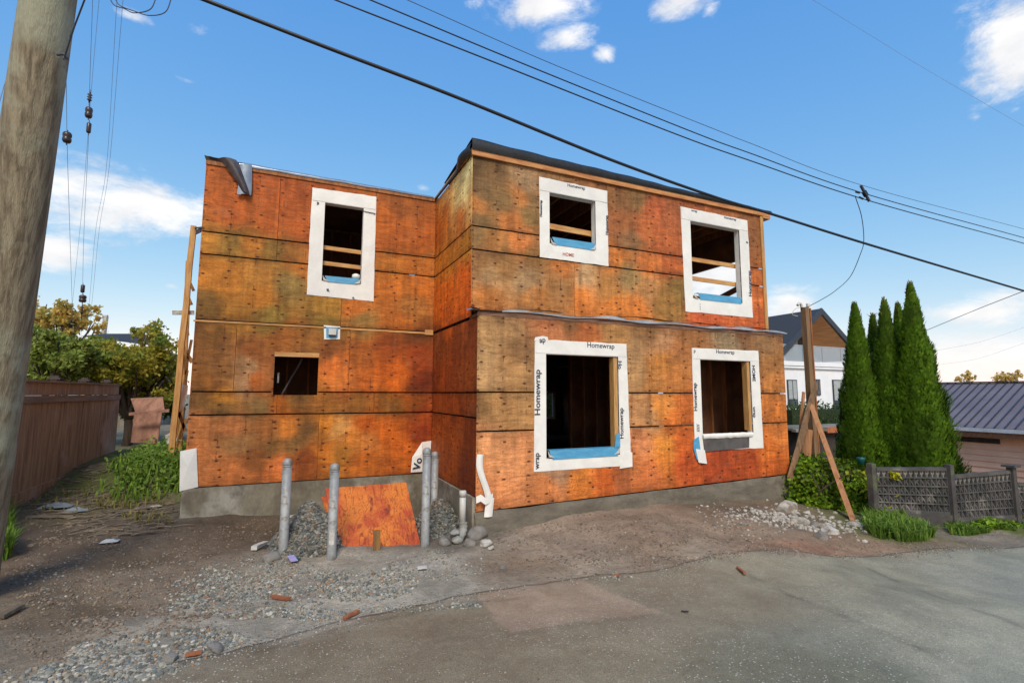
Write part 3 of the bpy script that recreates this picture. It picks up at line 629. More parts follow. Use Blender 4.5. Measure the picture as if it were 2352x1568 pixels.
def blue(par, u0, u1_, v0, h, Y, dep=.10):
    mb = MB(); 
    mb.add([(u0,Y-.016,v0+h),(u1_,Y-.016,v0+h),(u1_-.03,Y-.022,v0-.015),(u0+.06,Y-.022,v0-.015),(u0,Y+dep,v0+h+.005),(u1_,Y+dep,v0+h+.005),(u1_,Y-.011,v0+h-.01),(u0,Y-.011,v0+h-.01)], [(3,2,1,0),(0,1,5,4),(7,6,2,3)])
    return obj('sill_tape', mb, M['blue'], par)
def ear(par, u, v, s, Y):
    mb = MB().add([(u,Y-.02,v+.1),(u+s*.015,Y-.035,v),(u+s*.13,Y-.03,v-.02),(u+s*.05,Y-.022,v+.03)], [(0,1,2,3)]); 
    mb.f.append((3,2,1,0)); return obj('folded_corner', mb, M['wrap'], par)
RX = Matrix.Rotation(math.pi/2, 4, 'X')
def wtxt(par, s, size, u, v, Y, ang=0, mat='ink', flat=1, bold=.0015, sx=1):
    return text(s, size, Matrix.Translation((u, Y-.0185, v)) @ RX @ Matrix.Rotation(ang, 4, 'Z') @ Matrix.Diagonal((sx, 1, 1, 1)), M[mat], par, bold=bold)
def boards(par, u0, u1_, Y, zs, tilt=0, th=.075):
    for i, z in enumerate(zs): obj('guard_board', MB().beam((u0-.06, Y+.17, z), (u1_+.06, Y+.17, z-tilt), .035, th), M['lumberx'], par)
# W1
w1 = jam(W1[0], W1[1], W1[2], W1[3], [(.26,3.79),(1.42,3.81),(1.43,1.74),(.245,1.77)], YL, 'window_opening', seed=1)
blue(w1, .54, 1.15, 2.05, .1, YL); ear(w1, .5, 2.06, 1, YL); ear(w1, 1.18, 2.06, -1, YL); boards(w1, .49, 1.19, YL, [2.73, 2.43], .02); lintel(.49, 1.19, 3.54, YL, w1)
wtxt(w1, 'w', .10, .36, 3.5, YL, 1.57); wtxt(w1, 'ar', .1, .61, 1.88, YL, -1.3); wtxt(w1, 'Homewrap', .06, 1.3, 3.47, YL, -.05); wtxt(w1, 'p', .08, 1.05, 1.78, YL, 1.4)
mb = MB(); mb.lathe([(.05,0),(.075,.03),(.07,.08),(.03,.1)], 12, (1.1, YL+.06, 2.155)); obj('roll_of_tape', mb, M['wrap'], w1, True)
# W2 raw opening with timber head
w2 = obj('small_window_opening', MB().box((W2[0]-.005, YL-.006, W2[3]-.075), (W2[1]+.005, YL+.1, W2[3]+.004)), M['lumberx'], HOUSE)
obj('jamb', MB().box((W2[0]-.03, YL+.017, W2[2]), (W2[0]-.001, YL+.11, W2[3]-.08)), M['darkwood'], w2); obj('jamb', MB().box((W2[1]+.001, YL+.017, W2[2]), (W2[1]+.03, YL+.11, W2[3]-.08)), M['darkwood'], w2)
obj('hanging_hose', MB().tube(spline([(.24, YL+.5, .7), (.2, YL+.5, .55), (.05, YL+.5, .25), (-.12, YL+.5, -.12)]), .022, 6), M['flap'], w2, True)
obj('paper_tag', MB().box((-.17, YL+.3, .18), (-.14, YL+.305, .36)), M['sticker'], w2)
# vent
v = obj('wall_vent', MB().slab([(.56,1.23),(.845,1.22),(.85,.985),(.575,.97)], YL-.012, YL-.001), M['wrap'], HOUSE)
obj('vent_tape', MB().slab([(.60,1.20),(.81,1.19),(.805,1.01),(.61,1.0)], YL-.02, YL-.0125), M['blue'], v)
obj('vent_hood', MB().box((.645, YL-.075, 1.055), (.775, YL-.021, 1.165)), M['pvc'], v); obj('vent_mouth', MB().box((.655, YL-.07, 1.035), (.765, YL-.021, 1.0545)), M['dark'], v)
# W3
w3 = jam(*W3, [(3.85,3.77),(5.28,3.76),(5.28,2.33),(3.86,2.335)], YU, 'window_opening', seed=2)
blue(w3, 4.1, 5.0, 2.60, .12, YU); ear(w3, 4.06, 2.6, 1, YU); ear(w3, 5.0, 2.6, -1, YU); boards(w3, 4.05, 5.01, YU, [2.98], .03, .1); lintel(4.05, 5.01, 3.52, YU, w3)
wtxt(w3, 'Homewrap', .10, 4.6, 3.715, YU); wtxt(w3, 'Homewrap', .1, 5.255, 3.1, YU, 1.57); wtxt(w3, 'Homewrap', .08, 3.88, 3.2, YU, 1.57); wtxt(w3, 'HOME', .1, 4.42, 2.44, YU, 0, 'redink', bold=.001)
# W4
w4 = jam(*W4, [(7.05,3.75),(8.92,3.74),(8.95,1.62),(7.09,1.62)], YU, 'window_opening', seed=3)
blue(w4, 7.42, 8.64, 1.90, .12, YU); ear(w4, 7.31, 1.91, 1, YU); boards(w4, 7.29, 8.66, YU, [2.76, 2.36], .015, .085); lintel(7.29, 8.66, 3.49, YU, w4)
obj('ledge_board', MB().box((7.4, YU+.14, 1.95), (8.3, YU+.25, 2.0)), M['lumberx'], w4)
wtxt(w4, 'Homewrap', .095, 8.4, 3.70, YU); wtxt(w4, 'wrap', .095, 7.4, 3.71, YU); wtxt(w4, 'Homewrap', .15, 8.9, 2.35, YU, 1.57); wtxt(w4, 'p', .1, 8.86, 3.25, YU, 1.57); wtxt(w4, '- - -', .1, 7.46, 1.74, YU, 1.57)
# W5
w5 = jam(*W5, [(3.6,.87),(5.4,.87),(5.45,-1.22),(3.58,-1.215)], YR, 'window_opening', seed=4)
blue(w5, 3.85, 5.2, -1.03, .13, YR); ear(w5, 3.82, -1.0, 1, YR); ear(w5, 5.21, -1.0, -1, YR); lintel(3.80, 5.22, .64, YR, w5)
obj('corner_tape', MB().slab([(5.1,-.9),(5.215,-.9),(5.215,-.66),(5.14,-.68)], YR-.03, YR-.02), M['blue'], w5)
obj('jamb', MB().box((5.125, YR-.0, -.9), (5.195, YR+.12, .62)), M['lumber'], w5)
obj('wrap_patch', MB().slab([(3.585,.84),(3.84,.85),(3.83,.915),(3.74,.93),(3.6,.9)], YR-.019, YR-.0135), M['wrap'], w5)
obj('wrap_patch', MB().slab([(5.2,-1.26),(5.47,-1.24),(5.47,-1.0),(5.3,-.98)], YR-.019, YR-.0135), M['wrap'], w5)
wtxt(w5, 'Homewrap', .15, 4.86, .815, YR, -.01); wtxt(w5, 'ap', .15, 3.73, .86, YR-.004, .15)
wtxt(w5, 'Homewrap', .17, 3.645, .02, YR, 1.57, sx=1.15); wtxt(w5, 'wrap', .15, 3.63, -1.05, YR, 1.57); wtxt(w5, 'Ho', .14, 5.285-.04, .5, YR, -1.57); wtxt(w5, 'Homewrap', .14, 5.26, -.5, YR, 1.57)
# W6
w6 = jam(*W6, [(6.91,.865),(8.67,.875),(8.69,-1.06),(6.9,-1.03)], YR, 'window_opening', seed=5)
obj('jamb', MB().box((8.335, YR, -.70), (8.40, YR+.12, .64)), M['lumber'], w6); lintel(7.1, 8.43, .655, YR, w6)
obj('grey_backing', MB().slab([(7.09,-.80),(8.3,-.76),(8.28,-1.03),(7.12,-1.06)], YR-.021, YR-.014), mk('grey_felt', S(92,88,86), S(76,72,70), 4, None, .8, .2), w6)
obj('crumpled_sill', MB().grid(22, 3, lambda a, b: (7.08+1.3*a, YR-.03-.02*math.sin(b*3.1)-.012*NZ.noise(Vector((a*14, b*3, 2))), -.735-.09*b+.012*NZ.noise(Vector((a*12, b*2, 7))))), M['wrap'], w6, True)
mb = MB().slab([(6.86,-.84),(6.99,-.78),(7.02,-1.02),(7.0,-1.22),(6.93,-1.2),(6.85,-1.0)], YR-.024, YR-.013); obj('hanging_tape', mb, M['blue'], w6)
mb = MB().slab([(6.9,-1.0),(7.12,-1.03),(7.16,-1.28),(6.96,-1.25)], YR-.03, YR-.025); obj('hanging_wrap', mb, M['wrap'], w6)
wtxt(w6, 'Homewrap', .13, 7.75, .815, YR); wtxt(w6, 'p', .12, 6.965, .81, YR); wtxt(w6, 'Homewrap', .14, 6.945, -.05, YR, 1.57); wtxt(w6, 'HOME', .14, 8.50, .42, YR, -1.57); wtxt(w6, 'wrap', .13, 8.47, -.35, YR, -1.57); wtxt(w6, '/////', .12, 6.99, -.62, YR, 1.57, bold=.001)
# fascia, roofing, ledge
obj('fascia', MB().box((XI-.03, YU-.045, 3.90), (9.60, YU-.004, 4.01)), M['fasc'], HOUSE)
obj('eave_end', MB().box((XU+.003, YU-.04, 3.86), (9.60, YU+.7, 3.899)), M['fasc'], HOUSE)
obj('side_fascia', MB().box((XI-.03, YU-.003, 3.935), (XI-.004, YL-.02, 4.0)), M['lumber'], HOUSE)
obj('corner_board', MB().box((XU-.07, YU-.03, 1.33), (XU+.02, YU-.006, 3.895)), M['lumber'], HOUSE)
obj('left_fascia', MB().box((XL, YL-.02, 3.905), (XI-.035, YL-.004, 3.97)), M['darkwood'], HOUSE)
def memb(a, b):
    x = XI-.035+(9.62-XI+.035)*a; h = .16*(1-a)**.8+.045+.02*NZ.noise(Vector((x*1.1, 0, 3)))
    th = b*1.9; 
    if b < .5: return (x, YU-.06-.02*math.sin(b*6), 4.0-.012+h*2*b*(.9))
    k = (b-.5)*2; return (x, YU-.06+k*1.6, 4.0-.012+h*.9-.14*k+.02*NZ.noise(Vector((x*2, k*2, 1))))
obj('roof_membrane', MB().grid(70, 14, memb), M['membrane'], HOUSE, True)
obj('white_flashing', MB().grid(50, 4, lambda a, b: (5.35+4.27*a, YU-.075+.35*b, 4.035+.05*math.sin(math.pi*min(1,a*1.1))*(.6+.4*a)+.03*b*2-.02*abs(NZ.noise(Vector((a*6, b, 5)))) )), M['flashpale'], HOUSE, True)
def smem(a, b):
    y = YU-.06+(YL-YU+.03)*a; top = 4.155-.14*sm(0,.45,a)-.02*a; lo = 3.90+.02*a
    bul = .11*math.exp(-((a-.16)/.14)**2)+.035
    return (XI-bul*math.sin(math.pi*min(1, b*.9+.12))-.004, y, lo+(top-lo)*b+.01*NZ.noise(Vector((y*4, b, 2))))
obj('side_membrane', MB().grid(30, 8, smem), M['membrane'], HOUSE, True)
mb = MB().grid(60, 3, lambda a, b: (-.95+3.5*a, YL-.03-.02*math.sin(b*3)+b*.03, 3.965+.075*b*(1-.35*a)+.01*NZ.noise(Vector((a*9, b, 4)))))
obj('eave_flashing', mb, M['flash'], HOUSE, True)
obj('roof_edge', MB().grid(20, 3, lambda a, b: (XL-.03+.6*a, YL-.03+.2*b, 3.96+.09*(1-a*.4)+.02*NZ.noise(Vector((a*6, b, 1))))), M['flash'], HOUSE, True)
def flap(a, b):     # torn strip curling down the corner
    c = Vector((-1.30+.42*a, 0, 4.0-.50*a**1.5)); wv = Vector((.30*(1-.55*a), 0, .05-.02*a))
    p = c+wv*b; return (p.x, YL-.05-.10*math.sin(b*math.pi)*(1-.4*a)-.03*a, p.z-.10*b*a)
obj('torn_flap', MB().grid(16, 8, flap), M['flap'], HOUSE, True)
obj('hanging_flashing', MB().grid(8, 10, lambda a, b: (-.94+.19*a+.02*math.sin(b*2)-.03*b*(1-a), YL-.06-.02*math.sin(a*3), 3.97-.52*b+.05*a*(1-b)-(.0 if a > .3 else .02))), M['flash'], HOUSE, True)
def ledge(a, b):
    x = 2.50+7.0*a; wob = .03*NZ.noise(Vector((x*1.3, 0, 6)))+.012*NZ.noise(Vector((x*4, b, 3)))
    return (x, YR-.05+(YU-.01-YR+.05)*b, 1.292+.055*b+wob*(1-b)*1.2+(.035 if a < .02 else 0))
obj('ledge_flashing', MB().grid(90, 4, ledge), M['membrane'], HOUSE, True)
obj('ledge_drip_edge', MB().grid(90, 2, lambda a, b: (3.0+6.48*a, YR-.062-.008*b, 1.268+.05*b*(.35+abs(NZ.noise(Vector((a*8, 0, 2))))*1.6)+.03*NZ.noise(Vector(((3+6.48*a)*1.3, 0, 6))))), M['flashpale'], HOUSE, True)
for a, b, hgt in ((5.0, 6.4, .05), (3.1, 4.2, .03), (6.5, 7.6, .03), (7.8, 9.2, .025)):
    obj('lifted_flashing', MB().grid(16, 6, lambda s, t: (a+(b-a)*s, YR-.07+.26*t, 1.315+.05*t+hgt*math.sin(s*math.pi)*(1-.5*t)+.012*NZ.noise(Vector((s*5, t*3, a))))), M['flash'], HOUSE, True)
obj('ledge_end_wrap', MB().grid(6, 4, lambda a, b: (2.44+.22*a, YR-.08-.03*math.sin(a*3)+.1*b, 1.30-.05*(1-a)+.03*b-.02*math.sin(b*3))), M['flash'], HOUSE, True)
obj('seam_board', MB().box((XI+.01, YR-.008, 1.205), (XR-.01, YR-.001, 1.262)), M['fasciaold'], HOUSE)
# foundation
def fnd(a, b):
    x = XI-.02+(XR+.03-XI)*a; zt_ = -1.755+.13*a; zb_ = -2.6
    bulge = .05+.10*b**.6*(1-.3*a)+.035*NZ.noise(Vector((x*1.1, b*2, 1)))+.015*NZ.noise(Vector((x*4, b*5, 2)))
    return (x, YR+.02-bulge if b > .001 else YR+.02, zt_+(zb_-zt_)*b+.02*NZ.noise(Vector((x*1.6, b, 5))))
f0 = obj('foundation', MB().grid(90, 16, lambda a, b: fnd(a, 1-b)), M['concR'], HOUSE, True)
obj('foundation_wall', MB().box((XL-.015, YL-.03, -2.8), (XI-.02, YL+.2, lb-.004)).box((XI-.035, YR+.05, -2.8), (XI+.15, YL-.031, lb-.004)).box((XI+.02, YR+.03, -2.8), (XR, YR+.2, -1.76)), M['conc'], HOUSE)
obj('foundation_rest', MB().box((XL, YL+.21, -2.8), (XL+.2, YB, -1.64)).box((XR-.2, YR+.21, -2.8), (XR-.001, YB, -1.76)), M['conc'], HOUSE)
# wrap scraps at the corners
mb = MB().add([(-1.52,YL-.035,-.94),(-1.30,YL-.02,-.9),(-1.24,YL-.03,-1.52),(-1.49,YL-.045,-1.57),(-1.40,YL-.06,-1.2)], [(4,1,0),(4,2,1),(4,3,2),(4,0,3)])
mb.add([(-1.52,YL-.035,-.94),(-1.49,YL-.045,-1.57),(-1.46,YL+.1,-1.55),(-1.46,YL+.1,-.95)], [(0,1,2,3)]); obj('corner_wrap', mb, M['wrap'], HOUSE)
mb = MB().add([(2.43,YL-.02,-.94),(2.61,YL-.02,-.92),(2.60,YL-.02,-1.5),(2.22,YL-.035,-1.50),(2.24,YL-.03,-1.22),(2.42,YL-.06,-1.16)], [(0,4,5),(5,4,3,2),(0,5,2,1)])
cw = obj('corner_wrap', mb, M['wrap'], HOUSE); text('Vo', .24, Matrix.Translation((2.35, YL-.056, -1.34)) @ RX @ Matrix.Rotation(1.35, 4, 'Z'), M['ink'], cw, bold=.004); text('or', .13, Matrix.Translation((2.55, YL-.046, -1.15)) @ RX @ Matrix.Rotation(1.57, 4, 'Z'), M['ink'], cw)
mb = MB().grid(4, 14, lambda a, b: (2.625+.10*a+.14*b**2-.02*math.sin(b*6), YR-.03-.03*math.sin(a*3), -.9-.68*b)); mb.grid(3, 5, lambda a, b: (2.76+.13*a-.03*b, YR-.06-.03*math.sin(a*3), -1.54-.27*b)); mb.grid(4, 3, lambda a, b: (2.6+.26*a, YR-.075-.03*math.sin(a*3.), -1.5-.10*b+.03*math.sin(a*8)))
obj('corner_wrap', mb, M['wrap'], HOUSE, True)
# ------------------------------------------------------------------ steel bollards by the pit
def bollard():
    r = thing('steel_bollard', '', 'bollard')
    obj('pipe', MB().lathe([(.058,-.35),(.058,0),(.058,1.2)], 28), M['steel'], r, True, True)
    obj('cap', MB().lathe([(.060,1.19),(.062,1.2),(.061,1.225),(.052,1.252),(.032,1.27),(.008,1.277)], 28), M['steel'], r, True, True)
    obj('weld_collar', MB().lathe([(.0595,1.165),(.0605,1.17),(.0605,1.178),(.0595,1.183)], 28), M['steel'], r, True, True)
    return r
b0 = bollard(); BG = 'galvanised steel bollards in front of the pit'
spots = [(650,1275,660,1052,'galvanised steel bollard left of the grey gravel heap'),(761,1283,771,1063,'galvanised steel bollard with a paper sticker, at the left edge of the leaning orange board'),
         (976,1256,979,1027,'galvanised steel bollard nearest the right edge of the leaning orange board'),(996,1216,998,1036,'galvanised steel bollard tucked close behind another, beside the white corner wrap')]
for i, (x, y, tx, ty, lab) in enumerate(spots):
    o = b0 if i == 0 else copy_tree(b0); p = gat(x, y)
    zz = -2.09 if i < 2 else -2.13 if i == 2 else -2.25
    p = at(x, y, Z=zz); top = at(tx, ty, Y=p.y); tag(o, lab, 'bollard', BG); o.location = (p.x, p.y, p.z); k = (top.z-p.z)/1.277; o.scale = (1, 1, k)
    if i == 1:
        ps_ = [(.0595*math.cos(a), .0595*math.sin(a)) for a in np.linspace(-2.3, -1.2, 8)]
        mb = MB(); mb.add([(x_, y_, z_) for z_ in (.20, .40) for x_, y_ in ps_], [(j, j+1, j+9, j+8) for j in range(7)]); obj('sticker', mb, M['sticker'], o, local=True)
# ------------------------------------------------------------------ plywood boards, stake, gravel, pipes
BP = newmat('red_brown_plywood'); m_, t_, b_ = BP
co_ = coord(t_); wv_ = t_.noise(t_.v('MULTIPLY', co_, (2.6, .55, .55)), 1.7, 4, .55, .9); ln = t_.m('ABSOLUTE', t_.m('SINE', t_.m('MULTIPLY', wv_, 34)))
cl = t_.mix(t_.sst(t_.noise(co_, 2.6, 5, .6), .38, .62), S(176,78,46), S(206,118,52)); cl = t_.mix(t_.m('MULTIPLY', t_.sst(ln, .42, .0), .7), cl, S(118,48,38)); cl = t_.mix(t_.sst(t_.noise(t_.v('MULTIPLY', co_, (1.5, .6, .6)), 4, 5, .65), .56, .7), cl, S(122,52,40))
cl = t_.mix(1., cl, t_.gray(t_.m('ADD', t_.m('MULTIPLY', t_.noise(co_, 40, 4), .9), .55)), 'MULTIPLY')
t_.lk(cl, b_.inputs['Base Color']); b_.inputs['Roughness'].default_value = .7; b_.inputs['Specular IOR Level'].default_value = .25
def board(name, quad, th, lab, back):
    q = [Vector(p) for p in quad]; n = (q[1]-q[0]).cross(q[3]-q[0]).normalized(); 
    if n.y > 0: n = -n
    mb = MB().add(q+[p-n*th for p in q], [(0,1,2,3),(7,6,5,4),(0,4,5,1),(1,5,6,2),(2,6,7,3),(3,7,4,0)])
    return tag(obj(name, mb, m_), lab, 'board', 'plywood offcuts in the pit')
TLp, TRp = at(747,1121,Y=7.95), at(933,1107,Y=8.05); BRp, BLp = at(966,1252,Y=7.25), at(776,1275,Y=7.15)
board('plywood_board', [TLp, TRp, BRp+(BRp-TRp)*.08, BLp+(BLp-TLp)*.08], .016, 'big red brown plywood board leaning between the steel bollards', 0)
a_, c_ = at(738,1141,Y=8.05), at(752,1132,Y=8.06)
board('plywood_board', [a_, at(770,1130,Y=8.06), at(790,1255,Y=7.5), at(766,1235,Y=7.55)], .016, 'narrow orange plywood board mostly hidden behind the bigger one', 0)
p = at(864,1270,Y=6.98); st = thing('wooden_stake', 'short weathered wooden stake in front of the big leaning board', 'stake', p)
obj('stake_body', MB().beam(p-Vector((0,0,.25)), at(866,1217,Y=7.0), .085, .04, (0,1,0)), mk('stake_wood', S(142,104,58), S(112,82,46), 3, (6,6,1), .85, .3), st)
def heap(name, c, rx, ry, h, n, mat, lab, rs=(.012,.03), core='gravelg'):
    mb = MB(); cx, cy = c; bz = gz(cx, cy)
    hf = lambda dx, dy: h*max(0, 1-((dx/rx)**2+(dy/ry)**2)**.5)**.85*(1.05+.35*NZ.noise(Vector((dx*3+cx, dy*3, 4))))
    mb.grid(26, 26, lambda a, b: (cx+(a-.5)*2*rx, cy+(b-.5)*2*ry, bz-.05+hf((a-.5)*2*rx, (b-.5)*2*ry)))
    for _ in range(n):
        a, r_ = R.uniform(0, 6.283), math.sqrt(R.random()); dx, dy = rx*r_*math.cos(a), ry*r_*math.sin(a)
        mb.stone((cx+dx, cy+dy, bz-.045+hf(dx, dy)), R.uniform(*rs))
    return stuff(obj(name, mb, M[mat]), lab, 'gravel')
p = at(735,1240,Y=7.75); heap('gravel_heap', (.40, 7.75), .58, .8, .60, 3800, 'gravelg', 'dark grey gravel heap behind the two left bollards', (.016,.034))
heap('gravel_heap', (2.36, 8.05), .5, .95, .58, 2000, 'gravelg', 'grey gravel banked against the side foundation behind the white pipe', (.016,.034))
# scattered gravel patches
def scatter(spots, name, lab, mat='gravel'):
    mb = MB()
    for x, y, rx, ry, n, r0, r1_ in spots:
        for _ in range(n):
            a, q = R.uniform(0, 6.283), math.sqrt(R.random()); p = gat(x+rx*q*math.cos(a), y+ry*q*math.sin(a)); r_ = R.uniform(r0, r1_)*(1 if R.random() < .9 else 1.6)
            if NZ.noise(Vector((p.x*2.4, p.y*2.4, 3))) < -.12 and R.random() < .8: continue
            z = ground_z(p.x, p.y) if p.y > edge(p.x)-.02 else gz(p.x, p.y)+.016
            mb.stone((p.x, p.y, z+r_*.15), r_)
    return stuff(obj(name, mb, M[mat]), lab, 'gravel')
scatter([(560,1365,190,55,3600,.005,.017),(830,1340,130,40,1800,.006,.018),(330,1500,180,45,2600,.005,.017),(200,1545,210,28,1300,.005,.018),(620,1310,160,25,900,.005,.015),(480,1470,90,25,450,.006,.018),(730,1410,90,14,500,.006,.016),(1000,1300,120,40,700,.005,.014),(900,1400,130,8,260,.005,.013)], 'loose_gravel', 'loose pale gravel scattered along the dirt verge')
scatter([(1070,1395,40,7,70,.008,.018),(1420,1330,40,6,60,.006,.014),(1450,1250,300,55,500,.004,.012),(1750,1200,110,30,380,.006,.022),(300,1350,280,90,800,.004,.014),(1000,1520,700,50,120,.003,.006)], 'gravel_grit', 'fine grit and pebbles strewn over the dirt slope')
scatter([(350,1330,340,120,3000,.004,.016),(250,1450,250,80,1500,.004,.016),(620,1225,150,30,500,.005,.016),(1450,1240,330,60,2600,.004,.015),(1300,1290,250,40,900,.003,.012),(1950,1260,260,20,600,.004,.012),(150,1225,150,40,500,.005,.02)], 'dirt_clods', 'small brown clods of earth all over the bare dirt', 'clod')
mb = MB()
for _ in range(2600):
    x = R.uniform(-1.4, 10.5); y = edge(x)+R.gauss(-.03, .10); z = gz(x, y)+(.016 if y < edge(x) else .0); r_ = R.uniform(.003,.010)
    if NZ.noise(Vector((x*1.7, 3, 1))) > -.15: mb.stone((x, y, z+r_*.2), r_)
stuff(obj('edge_grit', mb, M['gravel']), 'thin line of grit along the ragged asphalt edge', 'grit')
# white pipe with elbow
p = at(1062,1200,Y=7.12); pv = thing('white_pipe_riser', 'white plastic pipe riser with a cap, elbow caked in concrete at the house corner', 'pipe', (p.x, p.y, p.z-.3))
obj('riser', MB().tube([at(1062,1203,Y=7.12), at(1063,1133,Y=7.12)], .047, 20), M['pvc'], pv, True)
obj('cap', MB().tube([at(1063,1140,Y=7.12), at(1063,1128,Y=7.12), at(1063,1126,Y=7.12)], [.053,.053,.045], 20), M['pvc'], pv, True)
obj('elbow', MB().tube(spline([at(1064,1198,Y=7.12), at(1064,1215,Y=7.1), at(1058,1232,Y=7.05), at(1046,1244,Y=6.98)], 6), [.06+.006*math.sin(i*2.1) for i in range(19)], 14), M['conccake'], pv, True)
mb = MB(); mb.stone(at(1044,1222,Y=7.0), .06, sub=2); mb.stone(at(1050,1240,Y=6.95), .09, sub=2); obj('concrete_lump', mb, M['conccake'], pv, True)
# rocks
def rock(x, y, r_, mat, lab, sq=.7, zo=.3, Y=None, grp='rocks at the house corner', ang=False):
    p = gat(x, y) if Y is None else at(x, y, Y=Y); z = ground_z(p.x, p.y)+r_*zo if Y is None else p.z
    mb = MB(); mb.stone((0,0,0), r_, sq, 3)
    if ang:
        cuts = [(Vector((R.gauss(0,1), R.gauss(0,1), R.gauss(0,.8))).normalized(), r_*R.uniform(.45,.75)) for _ in range(9)]; vv = []
        for q_ in mb.v:
            q_ = Vector(q_)
            for n_, d_ in cuts:
                e_ = q_.dot(n_)-d_
                if e_ > 0: q_ -= n_*e_
            vv.append(q_+Vector((NZ.noise(q_*30), NZ.noise(q_*30+Vector((5,0,0))), NZ.noise(q_*30+Vector((9,0,0)))))*r_*.05)
        mb.v = vv
    o = obj('rock', mb, M[mat], smooth=not ang); o.location = (p.x, p.y, z); o.rotation_euler = (0,0,R.uniform(0,6))
    return tag(o, lab, 'rock', grp)
rock(1098,1234,.15,'rock','big rounded grey boulder against the foundation corner right of the white pipe')
rock(1116,1254,.085,'rockw','pale whitish rock in front of the rounded grey boulder')
rock(1042,1240,.10,'rock','low grey rock left of the concrete-caked pipe elbow')
rock(1078,1252,.07,'rock','small grey rock below the white pipe elbow, before the boulder')
rock(1020,1250,.09,'rock','flat grey rock beside the nearest bollard on the pit edge')
rock(622,1288,.10,'rock','brown grey rock lying at the foot of the leftmost bollard')
rock(1127,1262,.05,'rockw','smallest pale rock, right of the whitish one under the foundation corner')
RB = 'broken concrete rubble by the bush'
for x, y, r_, m__, lab in [(1812,1172,.30,'rockw','largest pale concrete chunk, tilted at the foundation end'),(1838,1200,.24,'rockw','pale flat concrete chunk just below the largest one'),(1872,1205,.17,'rock','grey concrete lump at the foot of the bush, left of the slanting timber'),(1905,1222,.22,'rockw','pale rubble slab at the foot of the slanting timber prop'),(1885,1240,.15,'rock','grey rubble piece lowest on the slope under the slab'),(1965,1208,.17,'rockw','white rubble right of the slanting timber prop, by the grass'),(1985,1204,.1,'rockw','small white rubble piece furthest right before the grass'),(1790,1180,.12,'rockw','whitish rubble lump left of the largest concrete chunk'),(1855,1178,.1,'rockw','upright white stone between the chunks and the bush')]:
    rock(x, y, r_*.85, m__, lab, .6, -.05, None, RB, True)
mb = MB()
for _ in range(420):
    x = R.gauss(1830, 75); y = 1195+(x-1830)*.14+R.gauss(0, 12); p = gat(x, y); r_ = R.uniform(.01,.045); mb.stone((p.x, p.y, ground_z(p.x,p.y)+r_*.2), r_)
for _ in range(140):
    x = R.uniform(1600, 1800); y = 1180+(x-1600)*.08+R.gauss(0, 14); p = gat(x, y); r_ = R.uniform(.008,.022); mb.stone((p.x, p.y, ground_z(p.x,p.y)+r_*.2), r_)
stuff(obj('plaster_rubble', mb, M['rockw']), 'whitish plaster rubble strewn down the slope below the bush', 'rubble')
# small litter
def litter(name, x, y, dx, dy, w, h, mat, lab, cat, zo=.012, grp=None, jit=.003):
    p, q = gat(x, y), gat(x+dx, y+dy)
    zf = lambda v: (ground_z(v.x, v.y) if v.y > edge(v.x) else gz(v.x, v.y)+.014)
    o = obj(name, MB().beam((p.x,p.y,zf(p)+zo), (q.x,q.y,zf(q)+zo+.008), w, h, jit=jit), M[mat]); return tag(o, lab, cat, grp)
litter('wood_chip', 625,1370,40,12,.05,.02,'brick','orange wood chip lying flat on the gravel below the gravel heap','wood chip',.02)
litter('wood_chip', 790,1424,32,-16,.04,.02,'brick','dark orange splinter on the asphalt edge left of the concrete patch','wood chip',.02)
litter('wood_chip', 425,1510,38,-4,.035,.018,'brick','orange sliver beside the grey stone at the asphalt edge','wood chip',.02)
litter('wood_chip', 1694,1308,18,17,.03,.02,'brick','thin orange stick lying on the asphalt at the right','wood chip',.02)
litter('wood_chip', 826,1300,12,14,.03,.015,'stake','short brown wood chip behind the orange one on the gravel','wood chip',.02) if 'stake' in M else None
litter('white_pipe_offcut', 583,1270,27,-18,.075,.05,'pvc','short white pipe offcut on dark dirt left of the bollards','pipe',.04)
litter('white_board', 620,1182,55,-5,.05,.02,'pvc','small white scrap by the foundation left of the bollards','scrap',.02) 
litter('white_trim_strip', 665,1190,75,-15,.07,.03,'pvc','long white trim strip lying behind the left bollard','trim',.03)
litter('black_scrap', 605,1262,20,-14,.14,.02,'dark','black plastic scrap beside the white pipe offcut','scrap',.02)
rock(492,1492,.085,'rock','flat brown grey stone right of the orange sliver at the asphalt edge',.5,.1,None,'stones at the asphalt edge',True)
rock(388,1518,.075,'rock','grey angular stone lowest on the asphalt edge, left of the orange sliver',.5,.1,None,'stones at the asphalt edge',True)
litter('orange_leaf', 1412,1326,10,2,.04,.012,'brick','small orange leaf on the asphalt edge below the foundation','leaf',.015)
litter('black_twig', 1565,1408,16,4,.014,.01,'dark','tiny black twig lying on the open asphalt','twig',.01)
litter('lilac_scrap', 667,1284,9,12,.08,.01,'lilac','lilac paper scrap at the foot of the gravel heap','scrap',.03)
litter('teal_scrap', 678,1288,9,2,.05,.01,'teal','teal plastic scrap beside the lilac paper','scrap',.025)
litter('white_scrap', 958,1317,22,-2,.08,.012,'pvc','white tile scrap on the grey dirt below the stake','scrap',.03)
litter('round_stone', 1150,1302,12,0,.09,.035,'rock','round grey disc-like stone on the dirt below the corner boulder','stone',.015)
SG = 'grey sticks strewn by the wooden fence'
litter('grey_stick', 60,1192,110,-2,.05,.03,'stick','dark grey stick nearest the utility pole, lying below the fence','stick',.03,SG,.006)
litter('grey_stick', 200,1225,90,-18,.045,.03,'stick','pale forked stick closest to the viewer on the weedy passage','stick',.03,SG,.006)
litter('grey_stick', 345,1205,60,-12,.05,.03,'stick','pale stick ending against the left foundation corner','stick',.04,SG,.006)
